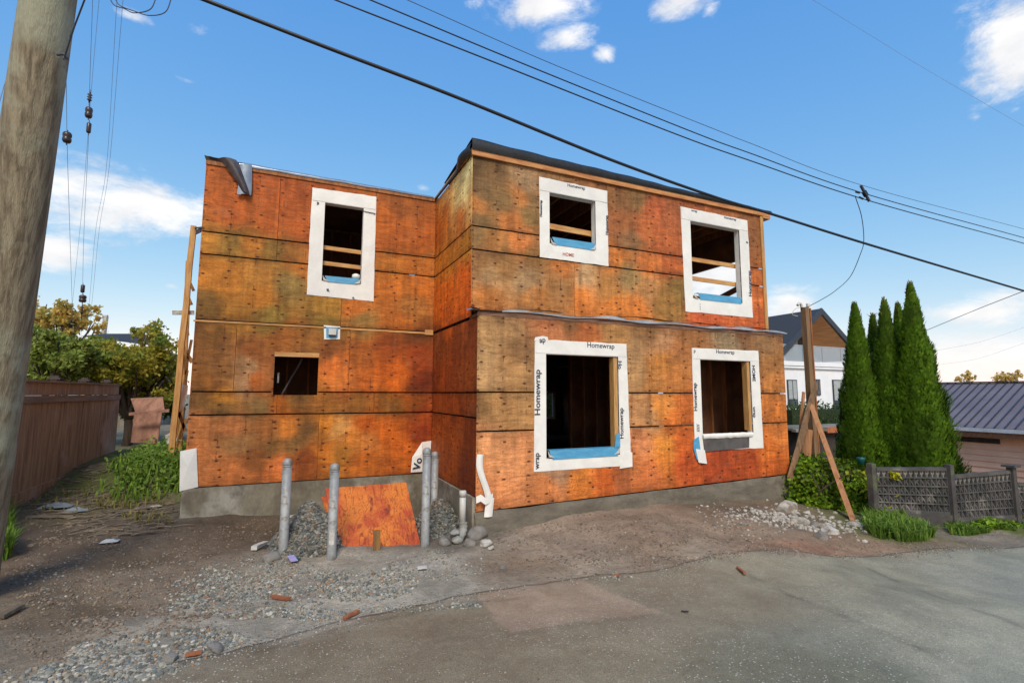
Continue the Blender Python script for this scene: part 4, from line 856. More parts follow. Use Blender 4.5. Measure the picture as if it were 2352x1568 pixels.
litter('grey_stick', 150,1160,200,-20,.035,.025,'stick','long thin stick crossing the passage below the green weeds','stick',.03,SG,.006)
litter('grey_stick', 250,1178,110,-14,.04,.025,'stick','grey stick in the middle of the passage above the pale forked one','stick',.03,SG,.006)
litter('grey_stick', 0,1418,48,-20,.07,.03,'stick','pale weathered plank end at the left edge of the dirt','stick',.03,SG,.004)
litter('pale_board', 312,1172,55,-10,.10,.02,'rockw','small pale board lying among sticks in the passage','board',.04)
def rag(name, x, y, s, mat, lab):
    p = gat(x, y); z = ground_z(p.x, p.y); sd_ = R.uniform(0, 50)
    o = obj(name, MB().grid(14, 14, lambda a, b: (p.x+(a-.5)*s*1.4, p.y+(b-.5)*s, z+.02+.16*s*max(0, math.sin(a*3.14)*math.sin(b*3.14))*(1+1.4*NZ.noise(Vector((a*4, b*4, sd_)))))), M[mat], smooth=True)
    return tag(o, lab, 'plastic scrap')
rag('crumpled_plastic', 130,1163,.32,'bluebag','crumpled blue grey plastic sheet at the foot of the fence')
rag('crumpled_plastic', 172,1170,.26,'bluebag','pale crumpled plastic right of the blue grey sheet in the passage')
rag('crumpled_plastic', 252,1245,.14,'pvc','small white plastic scrap on the dirt left of the house')
# ------------------------------------------------------------------ left: pole, fence, scaffold, debris, weeds, trees
def poleat(D): return [at(x, y, D=D) for x, y in ((111.5,0),(56,395),(-18,900))]
c0, c1, c2 = at(111.5,0,D=4.6), at(55,395,D=4.6), at(-24,950,D=4.6)
base = Vector((c0.x-.04, c0.y-.02, -1.95)); 
dirv = (c0-c2).normalized(); P0 = c2+dirv*((-2.3-c2.z)/dirv.z); P1 = c0+dirv*4
UP = thing('utility_pole', 'weathered grey brown wooden utility pole at the left edge of the street', 'utility pole', (P0.x, P0.y, -1.95))
mb = MB().tube([P0.lerp(P1, i/40)+Vector((.004*NZ.noise(Vector((i,0,1))), .004*NZ.noise(Vector((i,0,5))), 0)) for i in range(41)], [.225-.055*i/40 for i in range(41)], 40)
obj('pole_shaft', mb, M['pole'], UP, True)
h0 = at(147,130,D=4.52); obj('guy_hook', MB().tube(spline([h0+Vector((-.05,0,0)), h0+Vector((.01,-.02,.01)), h0+Vector((.03,-.02,-.03))], 5), .012, 6), M['wire'], UP, True)
FNC = thing('wooden_fence', 'tall brown board fence with capped posts along the left of the passage', 'fence', (-4, 12, -1.8))
mb = MB()
y = 6.4; i = 0
while y < 16.1:
    z0 = gz(-4, y)-.05; o_ = R.uniform(-.006,.006); mb.box((-4.02+o_, y, z0), (-3.99+o_, y+.137, -.12)); y += .142
obj('fence_boards', mb, M['fence'], FNC)
mb = MB(); mb.box((-4.03, 6.4, -.06), (-4.0, 16.1, .17)); obj('fence_lattice_panel', mb, M['fence'], FNC)
obj('fence_rail', MB().box((-4.0, 6.4, -.19), (-3.95, 16.1, -.07)), M['fencerail'], FNC)
obj('fence_top_rail', MB().box((-4.06, 6.4, .171), (-3.96, 16.1, .21)), M['fencerail'], FNC)
obj('kick_board', MB().box((-3.988, 6.4, -2.1), (-3.95, 16.1, -1.66)), M['fence'], FNC)
for yy in (6.5, 7.95, 9.4, 10.85, 12.35, 13.9, 15.4):
    ps2 = obj('fence_post', MB().box((-4.12, yy-.055, -2.1), (-4.04, yy+.055, .24)), M['fence'], FNC)
    obj('post_cap', MB().box((-4.17, yy-.1, .24), (-3.97, yy+.1, .27)).box((-4.13, yy-.06, .2701), (-4.01, yy+.06, .31)), M['fencecap'], ps2)
rg = thing('timber_scaffold', 'rough timber scaffold bracket frame standing beside the left wall', 'scaffold', (-2.2, 13, -1.5))
def pt(x, y, Y): return at(x, y, Y=Y)
obj('upright', MB().beam(pt(445,520,13.0), pt(390,1075,13.0), .11, .09, (0,1,0), .008), M['lumber'], rg)
obj('upright', MB().beam(pt(434,600,13.6), pt(412,1040,13.6), .11, .08, (0,1,0), .008), M['lumber'], rg)
for a, b, Y, w_, mm in [((432,640),(445,668),13.3,.06,'lumber'),((428,672),(440,700),13.3,.06,'lumber'),((424,705),(432,770),13.3,.05,'lumber'),((418,800),(442,832),13.3,.09,'lumber'),((440,780),(424,860),13.3,.05,'lumber'),((404,1000),(430,850),13.3,.06,'lumber'),((400,1040),(428,960),13.3,.06,'lumber'),((408,850),(402,910),13.3,.04,'darkwood'),((405,930),(426,990),13.3,.06,'darkwood'),((412,780),(418,830),13.4,.08,'lumber')]:
    obj('brace_piece', MB().beam(pt(*a,Y), pt(*b,Y), w_, .04, (0,1,0)), M[mm], rg)
obj('ledger_board', MB().beam(pt(396,718,13.1), pt(446,718,13.1), .05, .09, (0,0,1)), M['rockw'], rg)
obj('metal_bracket', MB().beam(pt(448,524,13.0), pt(466,522,12.0), .03, .03, (0,0,1)).beam(pt(450,534,13.0), pt(462,528,12.3), .02, .1, (0,0,1)), M['dark'], rg)
o = obj('hanging_rag', MB().grid(6, 8, lambda a, b: tuple(pt(406+25*a-4*b, 884+(52+10*math.sin(a*4))*b, 13.2)+Vector((0, .06*math.sin(a*7+b*3), 0)))), M['wrap'], smooth=True); tag(o, 'white plastic sheet caught on the timber scaffold frame', 'plastic sheet')
DB = 'broken boards at the end of the passage'
def slabq(name, q, Y, mat, lab, th=.06, tilt=.25):
    P = [at(x, y, Y=Y+(tilt if k < 2 else 0)) for k, (x, y) in enumerate(q)]; mb = MB().add(P+[p+Vector((0,th,.01)) for p in P], [(3,2,1,0),(4,5,6,7),(0,1,5,4),(1,2,6,5),(2,3,7,6),(3,0,4,7)])
    return tag(obj(name, mb, M[mat]), lab, 'board', DB)
slabq('broken_board', [(308,950),(372,946),(362,1018),(300,1016)], 15.5, 'debris', 'pinkish broken board leaning in front, lowest of the pile')
slabq('broken_board', [(300,915),(374,912),(378,945),(312,950)], 16.4, 'debris', 'pinkish brown board standing behind, topmost of the pile')
slabq('broken_board', [(296,948),(388,940),(388,946),(296,954)], 15.2, 'debris', 'long thin pinkish plank laid across the pile', .1, 0)
slabq('broken_board', [(378,1000),(398,990),(408,1012),(384,1020)], 14.8, 'rockw', 'small pale board scrap beside the scaffold foot')
def blades(n, samp, h0, h1, mat, name, lab, cat, lean=.5, w=.012):
    mb = MB()
    for _ in range(n):
        x, y = samp(); z = ground_z(x, y)-.02; h = R.uniform(h0, h1); a = R.uniform(0, 6.28); l = R.uniform(0, lean)*h; ww = w*R.uniform(.6,1.5); s_ = Vector((math.cos(a+1.57), math.sin(a+1.57), 0))*ww
        b = Vector((x,y,z)); d = Vector((math.cos(a)*l, math.sin(a)*l, 0)); m1 = b+d*.35+Vector((0,0,h*.6)); t1 = b+d+Vector((0,0,h*(.95-.3*l/h if h else 1)))
        mb.add([b-s_, b+s_, m1+s_*.8, m1-s_*.8, t1], [(0,1,2,3),(3,2,4)])
    return stuff(obj(name, mb, M[mat]), lab, cat)
def gsamp(lst):
    def f():
        x, y, rx, ry = R.choices(lst, [l[4] for l in lst])[0][:4]; a, q = R.uniform(0,6.28), math.sqrt(R.random()); p = gat(x+rx*q*math.cos(a), y+ry*q*math.sin(a)); return p.x, p.y
    return f
def psamp(x0, x1, y0, y1, f=None):
    def g_():
        while True:
            x, y = R.uniform(x0, x1), R.uniform(y0, y1)
            if f is None or R.random() < f(x, y): return x, y
    return g_
wf = lambda x, y: sm(10.3, 12.6, y+.5*NZ.noise(Vector((x*1.3,y*.8,2))))*sm(-3.1,-2.1,x+.4*NZ.noise(Vector((x,y*.9,6)))+.35*(y-11)*.3)
blades(5600, psamp(-3.8, -1.5, 9.6, 16, wf), .06, .34, 'weed', 'passage_weeds', 'green weeds and grass growing in the passage beside the house', 'weeds', .8, .016)
mb = MB()
for _ in range(2600):
    x, y = psamp(-3.4, -1.5, 11.0, 15.5, wf)(); z = ground_z(x, y)+abs(R.gauss(0,.14))+.03; mb.leaf((x,y,z), .09, (0,-.3,1))
stuff(obj('leafy_weeds', mb, M['weed']), 'broad leaved weeds in front of the timber scaffold', 'weeds')
mb = MB()
for _ in range(420):
    x, y = gsamp([(210,1165,190,30,4),(250,1210,150,25,2),(330,1120,80,30,2),(150,1130,60,40,3),(230,1095,60,30,2)])(); a = R.gauss(.25,.5); l = R.uniform(.06,.34); z = ground_z(x,y)
    mb.tube([(x,y,z+.012), (x+.5*l*math.cos(a),y+.5*l*math.sin(a)+R.uniform(-.02,.02),z+.03), (x+l*math.cos(a),y+l*math.sin(a),z+.02)], [R.uniform(.004,.012)]*3, 5)
stuff(obj('twig_litter', mb, M['stick']), 'litter of thin grey twigs over the passage ground', 'twigs')
blades(500, gsamp([(150,1150,120,25,2),(340,1195,60,14,2),(300,1150,90,20,2)]), .05, .18, 'dryweed', 'dry_grass', 'dry grass tufts among the sticks by the fence', 'grass', .9)
blades(1500, gsamp([(-15,1215,40,40,3),(0,1270,25,20,2)]), .10, .42, 'weed', 'pole_grass', 'grass tuft growing round the foot of the utility pole', 'grass', .6, .012)
# trees
def leafcloud(mb, blobs, n, size, asp=.6, loose=0):
    tot = sum(b[1]*b[2] for b in blobs)
    for b in blobs:
        c, rx, rz = Vector(b[0]), b[1], b[2]; k = int(n*rx*rz/tot); subs = []
        for _ in range(10 if loose else 0):
            d = Vector((R.gauss(0,1), R.gauss(0,1), R.gauss(0,1))).normalized()*R.uniform(.35,1.3); subs.append(Vector((d.x*rx, d.y*rx, d.z*rz)))
        for _ in range(k):
            d = Vector((R.gauss(0,1), R.gauss(0,1), R.gauss(0,1)))
            if loose:
                o = R.choice(subs); s_ = loose*min(rx, rz); mb.leaf(c+o+d*s_, size, None, asp)
            else:
                d = d.normalized()*(R.random()**.45)*(1+.25*NZ.noise(d*2+c)); mb.leaf(c+Vector((d.x*rx, d.y*rx, d.z*rz)), size, None, asp)
def tree(name, base, blobs, n, size, mat, lab, cat, trunk_r=.1, limbs=9, grp=None, loose=.22):
    base = (sum(b[0][0] for b in blobs)/len(blobs), sum(b[0][1] for b in blobs)/len(blobs), base[2])
    r = thing(name, lab, cat, base, 0, grp); mb = MB(); B = Vector(base); ctr = sum((Vector(b[0]) for b in blobs), Vector())/len(blobs)
    fork = B.lerp(Vector((ctr.x, ctr.y, ctr.z)), .35); mb.tube([B-Vector((0,0,.2)), B.lerp(fork,.5)+Vector((.03,.02,0)), fork], [trunk_r*1.2, trunk_r, trunk_r*.8], 8)
    for b in blobs:
        for _ in range(max(1, limbs//len(blobs))):
            e = Vector(b[0])+Vector((R.uniform(-.6,.6)*b[1], R.uniform(-.6,.6)*b[1], R.uniform(-.2,.8)*b[2])); mid = fork.lerp(e, .5)+Vector((R.uniform(-.2,.2), R.uniform(-.2,.2), R.uniform(0,.25)))
            mb.tube(spline([fork, mid, e], 4), [trunk_r*.55*(1-.85*i/8)+.004 for i in range(9)], 5)
    obj('trunk', mb, M['bark'], r, True)
    lb_ = MB(); leafcloud(lb_, blobs, n, size, .6, loose); obj('crown', lb_, M[mat], r)
    return r
def blob(x, y, Y, rx, rz=None):  # display radius -> metres
    p = at(x, y, Y=Y); k = (p.x*math.sin(YAW)+p.y*math.cos(YAW))/F; return (tuple(p), rx*k, (rz or rx)*k)
def bl(l, Y): return [blob(x, y, Y+R.uniform(-.5,.5), a, b) for x, y, a, b in l]
tree('autumn_tree', (-4.6, 17.6, -1.6), bl([(300,830,60,45),(250,800,45,35),(350,800,45,36),(280,870,60,38),(345,860,55,40),(335,775,25,18),(215,830,40,40),(390,850,30,60),(250,900,45,28),(320,895,55,26),(385,905,26,40),(230,790,36,26)], 17.6), 15000, .12, 'autumn', 'ochre green autumn tree spreading over the end of the fence', 'tree', .12, 26)
tree('golden_tree', (-9.5, 19, -1.6), bl([(110,715,45,26),(165,725,45,24),(205,745,30,16),(80,740,40,30),(140,755,60,25),(60,720,28,30)], 19), 3400, .13, 'golden', 'sparse golden leaved tree rising behind the green shrub', 'tree', .1, 34)
tree('green_shrub', (-7.6, 16.5, -1.8), bl([(110,830,60,45),(170,820,60,40),(80,800,40,40),(215,850,40,30),(140,790,50,25)], 16.5), 11000, .13, 'green', 'dense green shrub behind the brown fence beside the pole', 'shrub', .1, 12)
tree('dark_shrub', (-4.0, 19.0, -1.5), bl([(300,925,60,34),(370,930,40,36),(340,900,40,30)], 19), 5000, .12, 'hedge', 'dark green shrub behind the broken boards at the end of the passage', 'shrub', .06, 8)
tree('golden_sprig', (-5.2, 21, -1.6), bl([(350,755,22,14),(335,765,15,10),(372,768,14,10)], 21), 420, .13, 'golden', 'thin golden treetop showing over the ochre autumn tree', 'tree', .05, 8)
hb = thing('distant_house', 'dark hip roofed house far behind the left trees', 'house', at(270,900,Y=34))
a_ = [at(205,768,Y=30), at(345,772,Y=31), at(320,764,Y=34), at(238,764,Y=34)]
q_ = [at(185,772,Y=30), at(395,800,Y=30), at(330,766,Y=33), at(232,766,Y=33), at(395,800,Y=38), at(185,772,Y=38)]
obj('roof', MB().add(q_, [(0,1,2,3),(1,4,2),(4,5,3,2),(5,0,3)]), M['shingle'], hb)
obj('wall', MB().box((q_[0].x+.4, 30.5, -2), (q_[1].x-.4, 37.5, q_[1].z-.05)), M['conc'], hb)
obj('vent_pipe', MB().tube([at(238,768,Y=33), at(243,728,Y=33)], .12, 8).tube([at(236,728,Y=33), at(248,727,Y=33)], .1, 8), M['rockw'], hb)
# ------------------------------------------------------------------ right: service mast, bush, cedars, screen fence
b_ = at(1868,1075,Y=7.6); sp_ = thing('service_mast', 'wooden service post propped by slanting timbers beside the house', 'service post', (10.95, 7.6, -2.3))
obj('post', MB().beam((10.93,7.6,-2.4), at(1848,706,Y=7.6), .13, .12, (0,1,0), .004), M['mast'], sp_)
obj('side_strip', MB().beam((11.01,7.58,-2.4), at(1857,708,Y=7.58), .035, .1, (0,1,0), .004), M['darkwood'], sp_)
obj('brace_timber', MB().beam(at(1874,880,Y=7.35), at(1814,1100,Y=6.95), .13, .05, (0,1,.2), .004), M['mast'], sp_)
obj('brace_timber', MB().beam(at(1862,925,Y=7.3), (9.24, 5.75, -2.30), .15, .06, (0,1,.2), .004), M['brace'], sp_)
obj('brace_timber', MB().beam(at(1846,900,Y=7.4), at(1832,1060,Y=7.35), .06, .04, (0,1,.2)), M['brace'], sp_)
obj('meter_board', MB().beam(at(1855,985,Y=7.45), at(1850,1060,Y=7.45), .3, .03, (0,1,0)), M['brace'], sp_)
tp = at(1840,702,Y=7.6); obj('weatherhead', MB().tube(spline([tp+Vector((.02,0,-.04)), tp+Vector((.0,0,.03)), tp+Vector((-.06,0,.05)), tp+Vector((-.12,0,0))], 5), .03, 8), M['pvc'], sp_, True)
obj('insulator', MB().lathe([(.02,0),(.045,.02),(.03,.05),(.045,.08),(.02,.1)], 12, tuple(at(1856,706,Y=7.6))), M['pvc'], sp_, True)
obj('loose_wire', MB().tube(spline([at(1838,705,Y=7.5), at(1826,710,Y=7.5), at(1820,722,Y=7.5), at(1833,726,Y=7.5)], 5), .008, 5), M['pvc'], sp_, True)
def leafmass(blobs, n, size, mat, name, parent=None, nr=None, asp=.6):
    mb = MB(); leafcloud(mb, blobs, n, size, asp); return obj(name, mb, M[mat], parent)
bush = thing('leafy_bush', 'bright green ivy bush with yellow leaves between the mast and the screen fence', 'bush', (9.8, 6.6, -2.3))
bb = [((9.5,6.9,-2.0),.42,.5),((9.85,6.7,-1.95),.46,.55),((10.25,6.5,-1.95),.46,.55),((10.1,7.0,-1.7),.6,.48),((10.4,6.1,-2.05),.36,.45),((9.7,7.05,-1.65),.38,.4),((10.5,6.7,-1.7),.36,.4),((9.45,6.55,-2.15),.3,.3),((9.9,6.35,-2.15),.3,.3),((10.55,5.95,-2.0),.3,.35)]
leafmass(bb, 15000, .085, 'ivy', 'foliage', bush, asp=.8); leafmass([((10.3,6.1,-1.7),.4,.3),((10.2,5.75,-1.9),.3,.3)], 220, .08, 'yellow', 'yellow_leaves', bush)
mb = MB(); [mb.tube(spline([(9.8+R.uniform(-.3,.3),6.5,-2.3),(9.8+R.uniform(-.5,.5),6.5,-1.9),(9.9+R.uniform(-.6,.6),6.4+R.uniform(-.3,.3),-1.5)],4),.012,5) for _ in range(14)]; obj('stems', mb, M['bark'], bush)
blades(2600, gsamp([(2045,1215,55,22,4),(2100,1235,45,10,2),(2010,1200,25,18,2)]), .08, .34, 'weed', 'verge_grass', 'green grass spilling from the bush under the screen fence', 'grass', 1.1, .012)
blades(1500, gsamp([(2230,1218,50,10,3),(2310,1212,45,10,3),(2200,1215,20,8,2)]), .05, .2, 'weed', 'verge_grass', 'low weeds along the foot of the right hand fence panels', 'grass', 1.1, .012)
mb = MB()
for _ in range(500):
    x, y = gsamp([(2310,1212,45,10,3),(2260,1216,25,8,1)])(); mb.leaf((x,y,ground_z(x,y)+R.uniform(.02,.12)), .1, (0,-.3,1))
stuff(obj('yellow_weeds', mb, M['ivy']), 'broad yellow green weeds below the last fence panel', 'weeds')
CG = 'conical cedars behind the screen fence'
def cedar(px, top_y, D, wbase, lab, seed, lean=0):
    tip = at(px, top_y, D=D); zb = -2.35; H = tip.z-zb; B = Vector((tip.x-lean, tip.y, zb)); r = thing('cedar_tree', lab, 'cedar', B, 0, CG)
    rad = lambda t: wbase*.5*((1-t)**.82*(.86+.14*math.sin(t*3))+.012)*(1-.25*max(0,.12-t)/.12)
    obj('trunk', MB().tube([B, B+Vector((lean*.5,0,H*.5)), B+Vector((lean,0,H*.96))], [.08,.05,.012], 7), M['bark'], r)
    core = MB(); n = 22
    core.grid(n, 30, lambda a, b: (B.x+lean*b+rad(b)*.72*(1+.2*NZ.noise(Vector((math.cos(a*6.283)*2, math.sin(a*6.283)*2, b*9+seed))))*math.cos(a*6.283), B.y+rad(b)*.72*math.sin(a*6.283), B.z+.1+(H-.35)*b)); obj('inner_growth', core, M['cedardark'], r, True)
    mb = MB(); N = int(5200*H*wbase)
    for _ in range(N):
        t = 1-math.sqrt(R.random()) if R.random() < .75 else R.random(); t = min(t, .995); a = R.uniform(0, 6.283)
        lump = 1+.36*NZ.noise(Vector((math.cos(a)*2.4+seed, math.sin(a)*2.4, t*H*2.0)))+.14*NZ.noise(Vector((math.cos(a)*6+seed, math.sin(a)*6, t*H*5)))
        rr = rad(t)*lump*R.uniform(.78, 1.04); p = B+Vector((lean*t+rr*math.cos(a), rr*math.sin(a), .05+H*t*.985))
        up = Vector((math.cos(a)*.55, math.sin(a)*.55, 1+R.uniform(-.3,.3))).normalized(); sd_ = Vector((-math.sin(a), math.cos(a), R.uniform(-.4,.4))).normalized()
        l = R.uniform(.045,.105); w_ = l*.30
        mb.add([p-sd_*w_*.4, p+up*l*.5-sd_*w_, p+up*l, p+up*l*.5+sd_*w_, p+sd_*w_*.4], [(0,1,2,3,4)])
    obj('crown', mb, M['cedar'], r)
    mb = MB()
    for _ in range(90):
        t = 1-.10*R.random()**1.5; a = R.uniform(0,6.28); rr = rad(t)*R.uniform(.3,1.3)+.015; p = B+Vector((lean*t+rr*math.cos(a), rr*math.sin(a), H*t)); up = Vector((R.gauss(0,.25),R.gauss(0,.25),1)); l = R.uniform(.05,.13); s_ = Vector((l*.25,0,0))
        mb.add([p-s_, p+s_, p+up*l+s_*.3, p+up*l-s_*.3], [(0,1,2,3)])
    obj('crown_tip', mb, M['cedartip'], r); return r
cedar(1962, 700, 11.6, 1.24, 'leftmost conical cedar with a thin forked tip', 1)
cedar(2004, 728, 11.9, 1.15, 'shortest conical cedar, second from the left, between two taller ones', 2)
cedar(2030, 692, 11.4, 1.28, 'middle conical cedar of the row of five', 3)
cedar(2062, 700, 12.2, 1.15, 'slim conical cedar tucked behind the tallest one', 4)
cedar(2090, 655, 11.0, 1.36, 'tallest conical cedar at the right end of the row', 5)
# openwork screen fence of cast panels
SF = thing('screen_fence', 'dark openwork concrete block fence with stepped panels in front of the cedars', 'fence', (11, 5.1, -2.35))
PA, PB, PC, PD = Vector((9.75,5.72,0)), Vector((11.0,5.12,0)), Vector((12.35,4.78,0)), Vector((13.9,4.3,0))
def zof(px, py, P): 
    d = P.x*math.sin(YAW)+P.y*math.cos(YAW); a = ray(px, py); k = a.x*math.sin(YAW)+a.y*math.cos(YAW); return a.z*d/k
def spost(P, zt_, cap=False):
    o = obj('post', MB().box((P.x-.06, P.y-.05, gz(P.x,P.y)-.2), (P.x+.06, P.y+.05, zt_)), M['cpost'], SF)
    if cap: obj('post_cap', MB().box((P.x-.12, P.y-.1, zt_), (P.x+.12, P.y+.1, zt_+.04)), M['cpost'], o)
def panel(Pa, Pb, za, zb_, ha, hb_):
    mb = MB(); mot = MB(); d = (Pb-Pa).normalized(); a0 = Pa+d*.07; b0_ = Pb-d*.07
    pnt = lambda u, v: Vector((a0.x+(b0_.x-a0.x)*u, a0.y+(b0_.y-a0.y)*u, za+(zb_-za)*u+(ha+(hb_-ha)*u)*v))
    for v in (0, .2, .4, .6, .8, 1.): mb.beam(pnt(0,v), pnt(1,v), .06 if 0 < v < 1 else .075, .022 if 0 < v < 1 else .06)
    NU = 13
    for i in range(NU+1): mb.beam(pnt(i/NU, 0), pnt(i/NU, 1), .018, .05, (0,1,0))
    for i in range(NU):
        for j in range(5):
            u0_, u1__ = (i+.0)/NU, (i+1.)/NU; v0, v1 = j*.2, j*.2+.2; c = pnt((u0_+u1__)/2, (v0+v1)/2)
            tgt = mot if j == 4 else mb
            if j == 4:
                k = [pnt((u0_+u1__)/2, v1-.02), pnt(u1__-.2/NU, (v0+v1)/2+.02), pnt((u0_+u1__)/2, v0+.06), pnt(u0_+.2/NU, (v0+v1)/2+.02)]
                for q in range(4): mot.beam(k[q], k[(q+1)%4], .03, .018, (0,1,0))
                mot.beam(k[2], pnt((u0_+u1__)/2, v0), .03, .018, (0,1,0))
            elif (i+j) % 2 == 0: mb.beam(pnt(u0_, v0), pnt(u1__, v1), .03, .016, (0,1,0)); mb.beam(pnt(u0_+.5/NU, v0+.1), pnt(u1__, v0), .03, .014, (0,1,0))
            else: mb.beam(pnt(u0_, v1), pnt(u1__, v0), .03, .016, (0,1,0)); mb.beam(pnt(u0_, v0), pnt(u0_+.5/NU, v0+.1), .03, .014, (0,1,0))
    o = obj('panel', mb, M['cfence'], SF); obj('flower_motif', mot, M['motif'], o)
M['motif'] = mk('pale_cast_motif', S(140,134,124), S(104,100,94), 5, None, .9, .3)
zt1, zt2 = zof(2003,1074,PA), zof(2187,1074,PB); zt3, zt4 = zof(2197,1092,PB), zof(2312,1080,PC)
spost(PA, zt1+.08); spost(PB, zt2+.06); spost(PC, zof(2318,1068,PC)-.03, True); spost(PD, -1.5)
hB = .72; panel(PA, PB, zt1-.74, zt2-.80, .72, .78); panel(PB, PC, zt3-.76, zt4-.82, .74, .80); panel(PC, PD, -2.35, -2.5, .72, .76)
obj('footing', MB().beam(PA+Vector((0,0,zt1-.92)), PB+Vector((0,0,zt2-.98)), .09, .3).beam(PB+Vector((0,0,zt3-.92)), PC+Vector((0,0,zt4-.98)), .09, .3), M['cpost'], SF)
p = at(1978,1062,Y=6.3); tag(obj('teal_pot', MB().lathe([(.05,-.03),(.065,.06),(.075,.10),(.06,.105)], 14, (p.x,p.y,p.z)), M['teal'], smooth=True), 'small teal pot standing at the top of the bush', 'pot')
o = leafmass([((PA.x+.28,PA.y-.2,zt1-.12),.12,.06)], 26, .12, 'yellow', 'yellow_leaf_sprig'); tag(o, 'yellow leaf sprig hanging over the top of the screen fence', 'leaves')
# ------------------------------------------------------------------ background buildings on the right
WH = thing('white_house', 'white modern gabled house with cedar soffit and glass balcony behind the mast', 'house', (28, 18.5, -2.2))
Yg = 18.5; pk = at(1888,708,Y=Yg); lL = at(1800,803,Y=Yg); rR = Vector((2*pk.x-lL.x, Yg, lL.z)); yb = 34
tk = .28
def roofside(A, B_, name): # ridge A -> eave B_
    mb = MB().add([(A.x,Yg,A.z),(B_.x,Yg,B_.z),(B_.x,yb,B_.z),(A.x,yb,A.z)], [(0,1,2,3)]); n = .28
    mb = MB().slab([(A.x,A.z),(B_.x,B_.z),(B_.x,B_.z-n),(A.x,A.z-n)], Yg+.12, yb); return obj(name, mb, M['shingle'], WH)
r1_ = roofside(pk, lL, 'roof'); r2_ = roofside(pk, rR, 'roof')
obj('barge_board', MB().slab([(pk.x,pk.z+.03),(lL.x-.05,lL.z+.0),(lL.x-.05,lL.z-.36),(pk.x,pk.z-.34)], Yg, Yg+.119), M['trimdark'], WH)
obj('barge_board', MB().slab([(pk.x,pk.z+.03),(pk.x,pk.z-.34),(rR.x+.05,rR.z-.36),(rR.x+.05,rR.z)], Yg, Yg+.118), M['trimdark'], WH)
obj('soffit', MB().slab([(pk.x,pk.z-.30),(rR.x-.1,rR.z-.3),(rR.x-.1,rR.z-.36),(pk.x,pk.z-.36)], Yg+.13, Yg+2.4).slab([(pk.x,pk.z-.30),(pk.x,pk.z-.36),(lL.x+.1,lL.z-.36),(lL.x+.1,lL.z-.3)], Yg+.13, Yg+2.4), M['soffit'], WH)
fl = at(1900,842,Y=Yg+.3).z; mb = MB()
mb.slab([(lL.x+.35,fl),(rR.x-.35,fl),(rR.x-.35,rR.z-.4),(pk.x,pk.z-.4),(lL.x+.35,lL.z-.4)], Yg+2.3, yb-.5); wl = obj('wall', mb, M['stucco'], WH)
mb = MB().box((lL.x+.1,Yg+.2,-2.6), (rR.x+.2,yb-.6,fl-.01)); obj('lower_wall', mb, M['stucco'], WH)
obj('balcony_edge', MB().box((lL.x+.05,Yg+.1,fl-.02), (rR.x+.25,Yg+.25,fl+.22)).box((lL.x+.05,Yg+.08,fl-.16), (rR.x+.25,Yg+.25,fl-.06)), M['stucco'], WH)
obj('balcony_shadow_gap', MB().box((lL.x+.1,Yg+.15,fl-.059), (rR.x+.2,Yg+.26,fl-.021)), M['trimdark'], WH)
gm = newmat('balcony_glass'); gm[2].inputs['Base Color'].default_value = S(180,196,206); gm[2].inputs['Roughness'].default_value = .05; gm[2].inputs['Alpha'].default_value = .45
for i in range(4):
    w_ = (rR.x-lL.x-.2)/4; obj('balcony_glass', MB().box((lL.x+.1+i*w_+.02,Yg+.16,fl+.23), (lL.x+.1+(i+1)*w_-.02,Yg+.18,fl+1.12)), gm[0], WH)
obj('handrail', MB().box((lL.x+.08,Yg+.15,fl+1.121), (rR.x+.2,Yg+.2,fl+1.15)), M['gutter'], WH)
def win(x0, x1, y0, y1, Y, blind=False):
    a, b = at(x0, y0, Y=Y), at(x1, y1, Y=Y); f = obj('window', MB().box((a.x-.06,Y-.06,b.z-.06), (b.x+.06,Y-.001,a.z+.06)), M['trimdark'], WH); mx = (a.x+b.x)/2
    obj('pane', MB().box((a.x,Y-.07,b.z+.5*(a.z-b.z)*.55), (mx-.03,Y-.0605,a.z)), M['blind' if blind else 'glass'], f); obj('pane', MB().box((mx+.03,Y-.07,b.z+.5*(a.z-b.z)*.55), (b.x,Y-.0605,a.z)), M['blind' if blind else 'glass'], f); obj('pane', MB().box((a.x,Y-.07,b.z), (b.x,Y-.0605,b.z+.5*(a.z-b.z)*.5)), M['glass'], f)
win(1808,1830,874,932,Yg+.2,True); win(1912,1960,874,935,Yg+.2,True); win(1873,1882,873,905,Yg+.2)
a, b = at(1815,775,Y=Yg+2.3), at(1845,842,Y=Yg+2.3); f = obj('sliding_door', MB().box((a.x,Yg+2.24,fl), (b.x,Yg+2.299,a.z)), M['trimdark'], WH); obj('pane', MB().box((a.x+.06,Yg+2.22,fl+.05), (b.x-.06,Yg+2.239,a.z-.06)), M['glass'], f); obj('curtain', MB().box((a.x+.1,Yg+2.2,fl+.05), ((a.x+b.x)/2,Yg+2.219,a.z-.1)), M['blind'], f)
for i, (x, l) in enumerate([(1812,'leftmost dry potted plant on the white house balcony'),(1820,'middle dry potted plant on the white house balcony'),(1829,'right hand dry potted plant on the white house balcony')]):
    p = at(x, 833, Y=Yg+.7); q = thing('potted_plant', l, 'potted plant', (p.x,p.y,fl+.2), 0, 'potted plants on the balcony'); obj('pot', MB().lathe([(.1,0),(.14,.25),(.12,.26)], 10, (p.x,p.y,fl+.22)), M['brick'], q, True); leafmass([((p.x,p.y,fl+.65),.2,.25)], 90, .14, 'golden', 'plant_leaves', q)
hg = thing('clipped_hedge', 'dark green hedge in front of the white house', 'hedge', (19, 12.5, -2.3))
hb_ = [((16.6+i*.55, 12.3+R.uniform(-.2,.2), -1.0+R.uniform(-.08,.08)), .55, .75) for i in range(9)]; hb_ += [((16.6+i*.55, 12.3, -1.9), .5, .7) for i in range(9)]
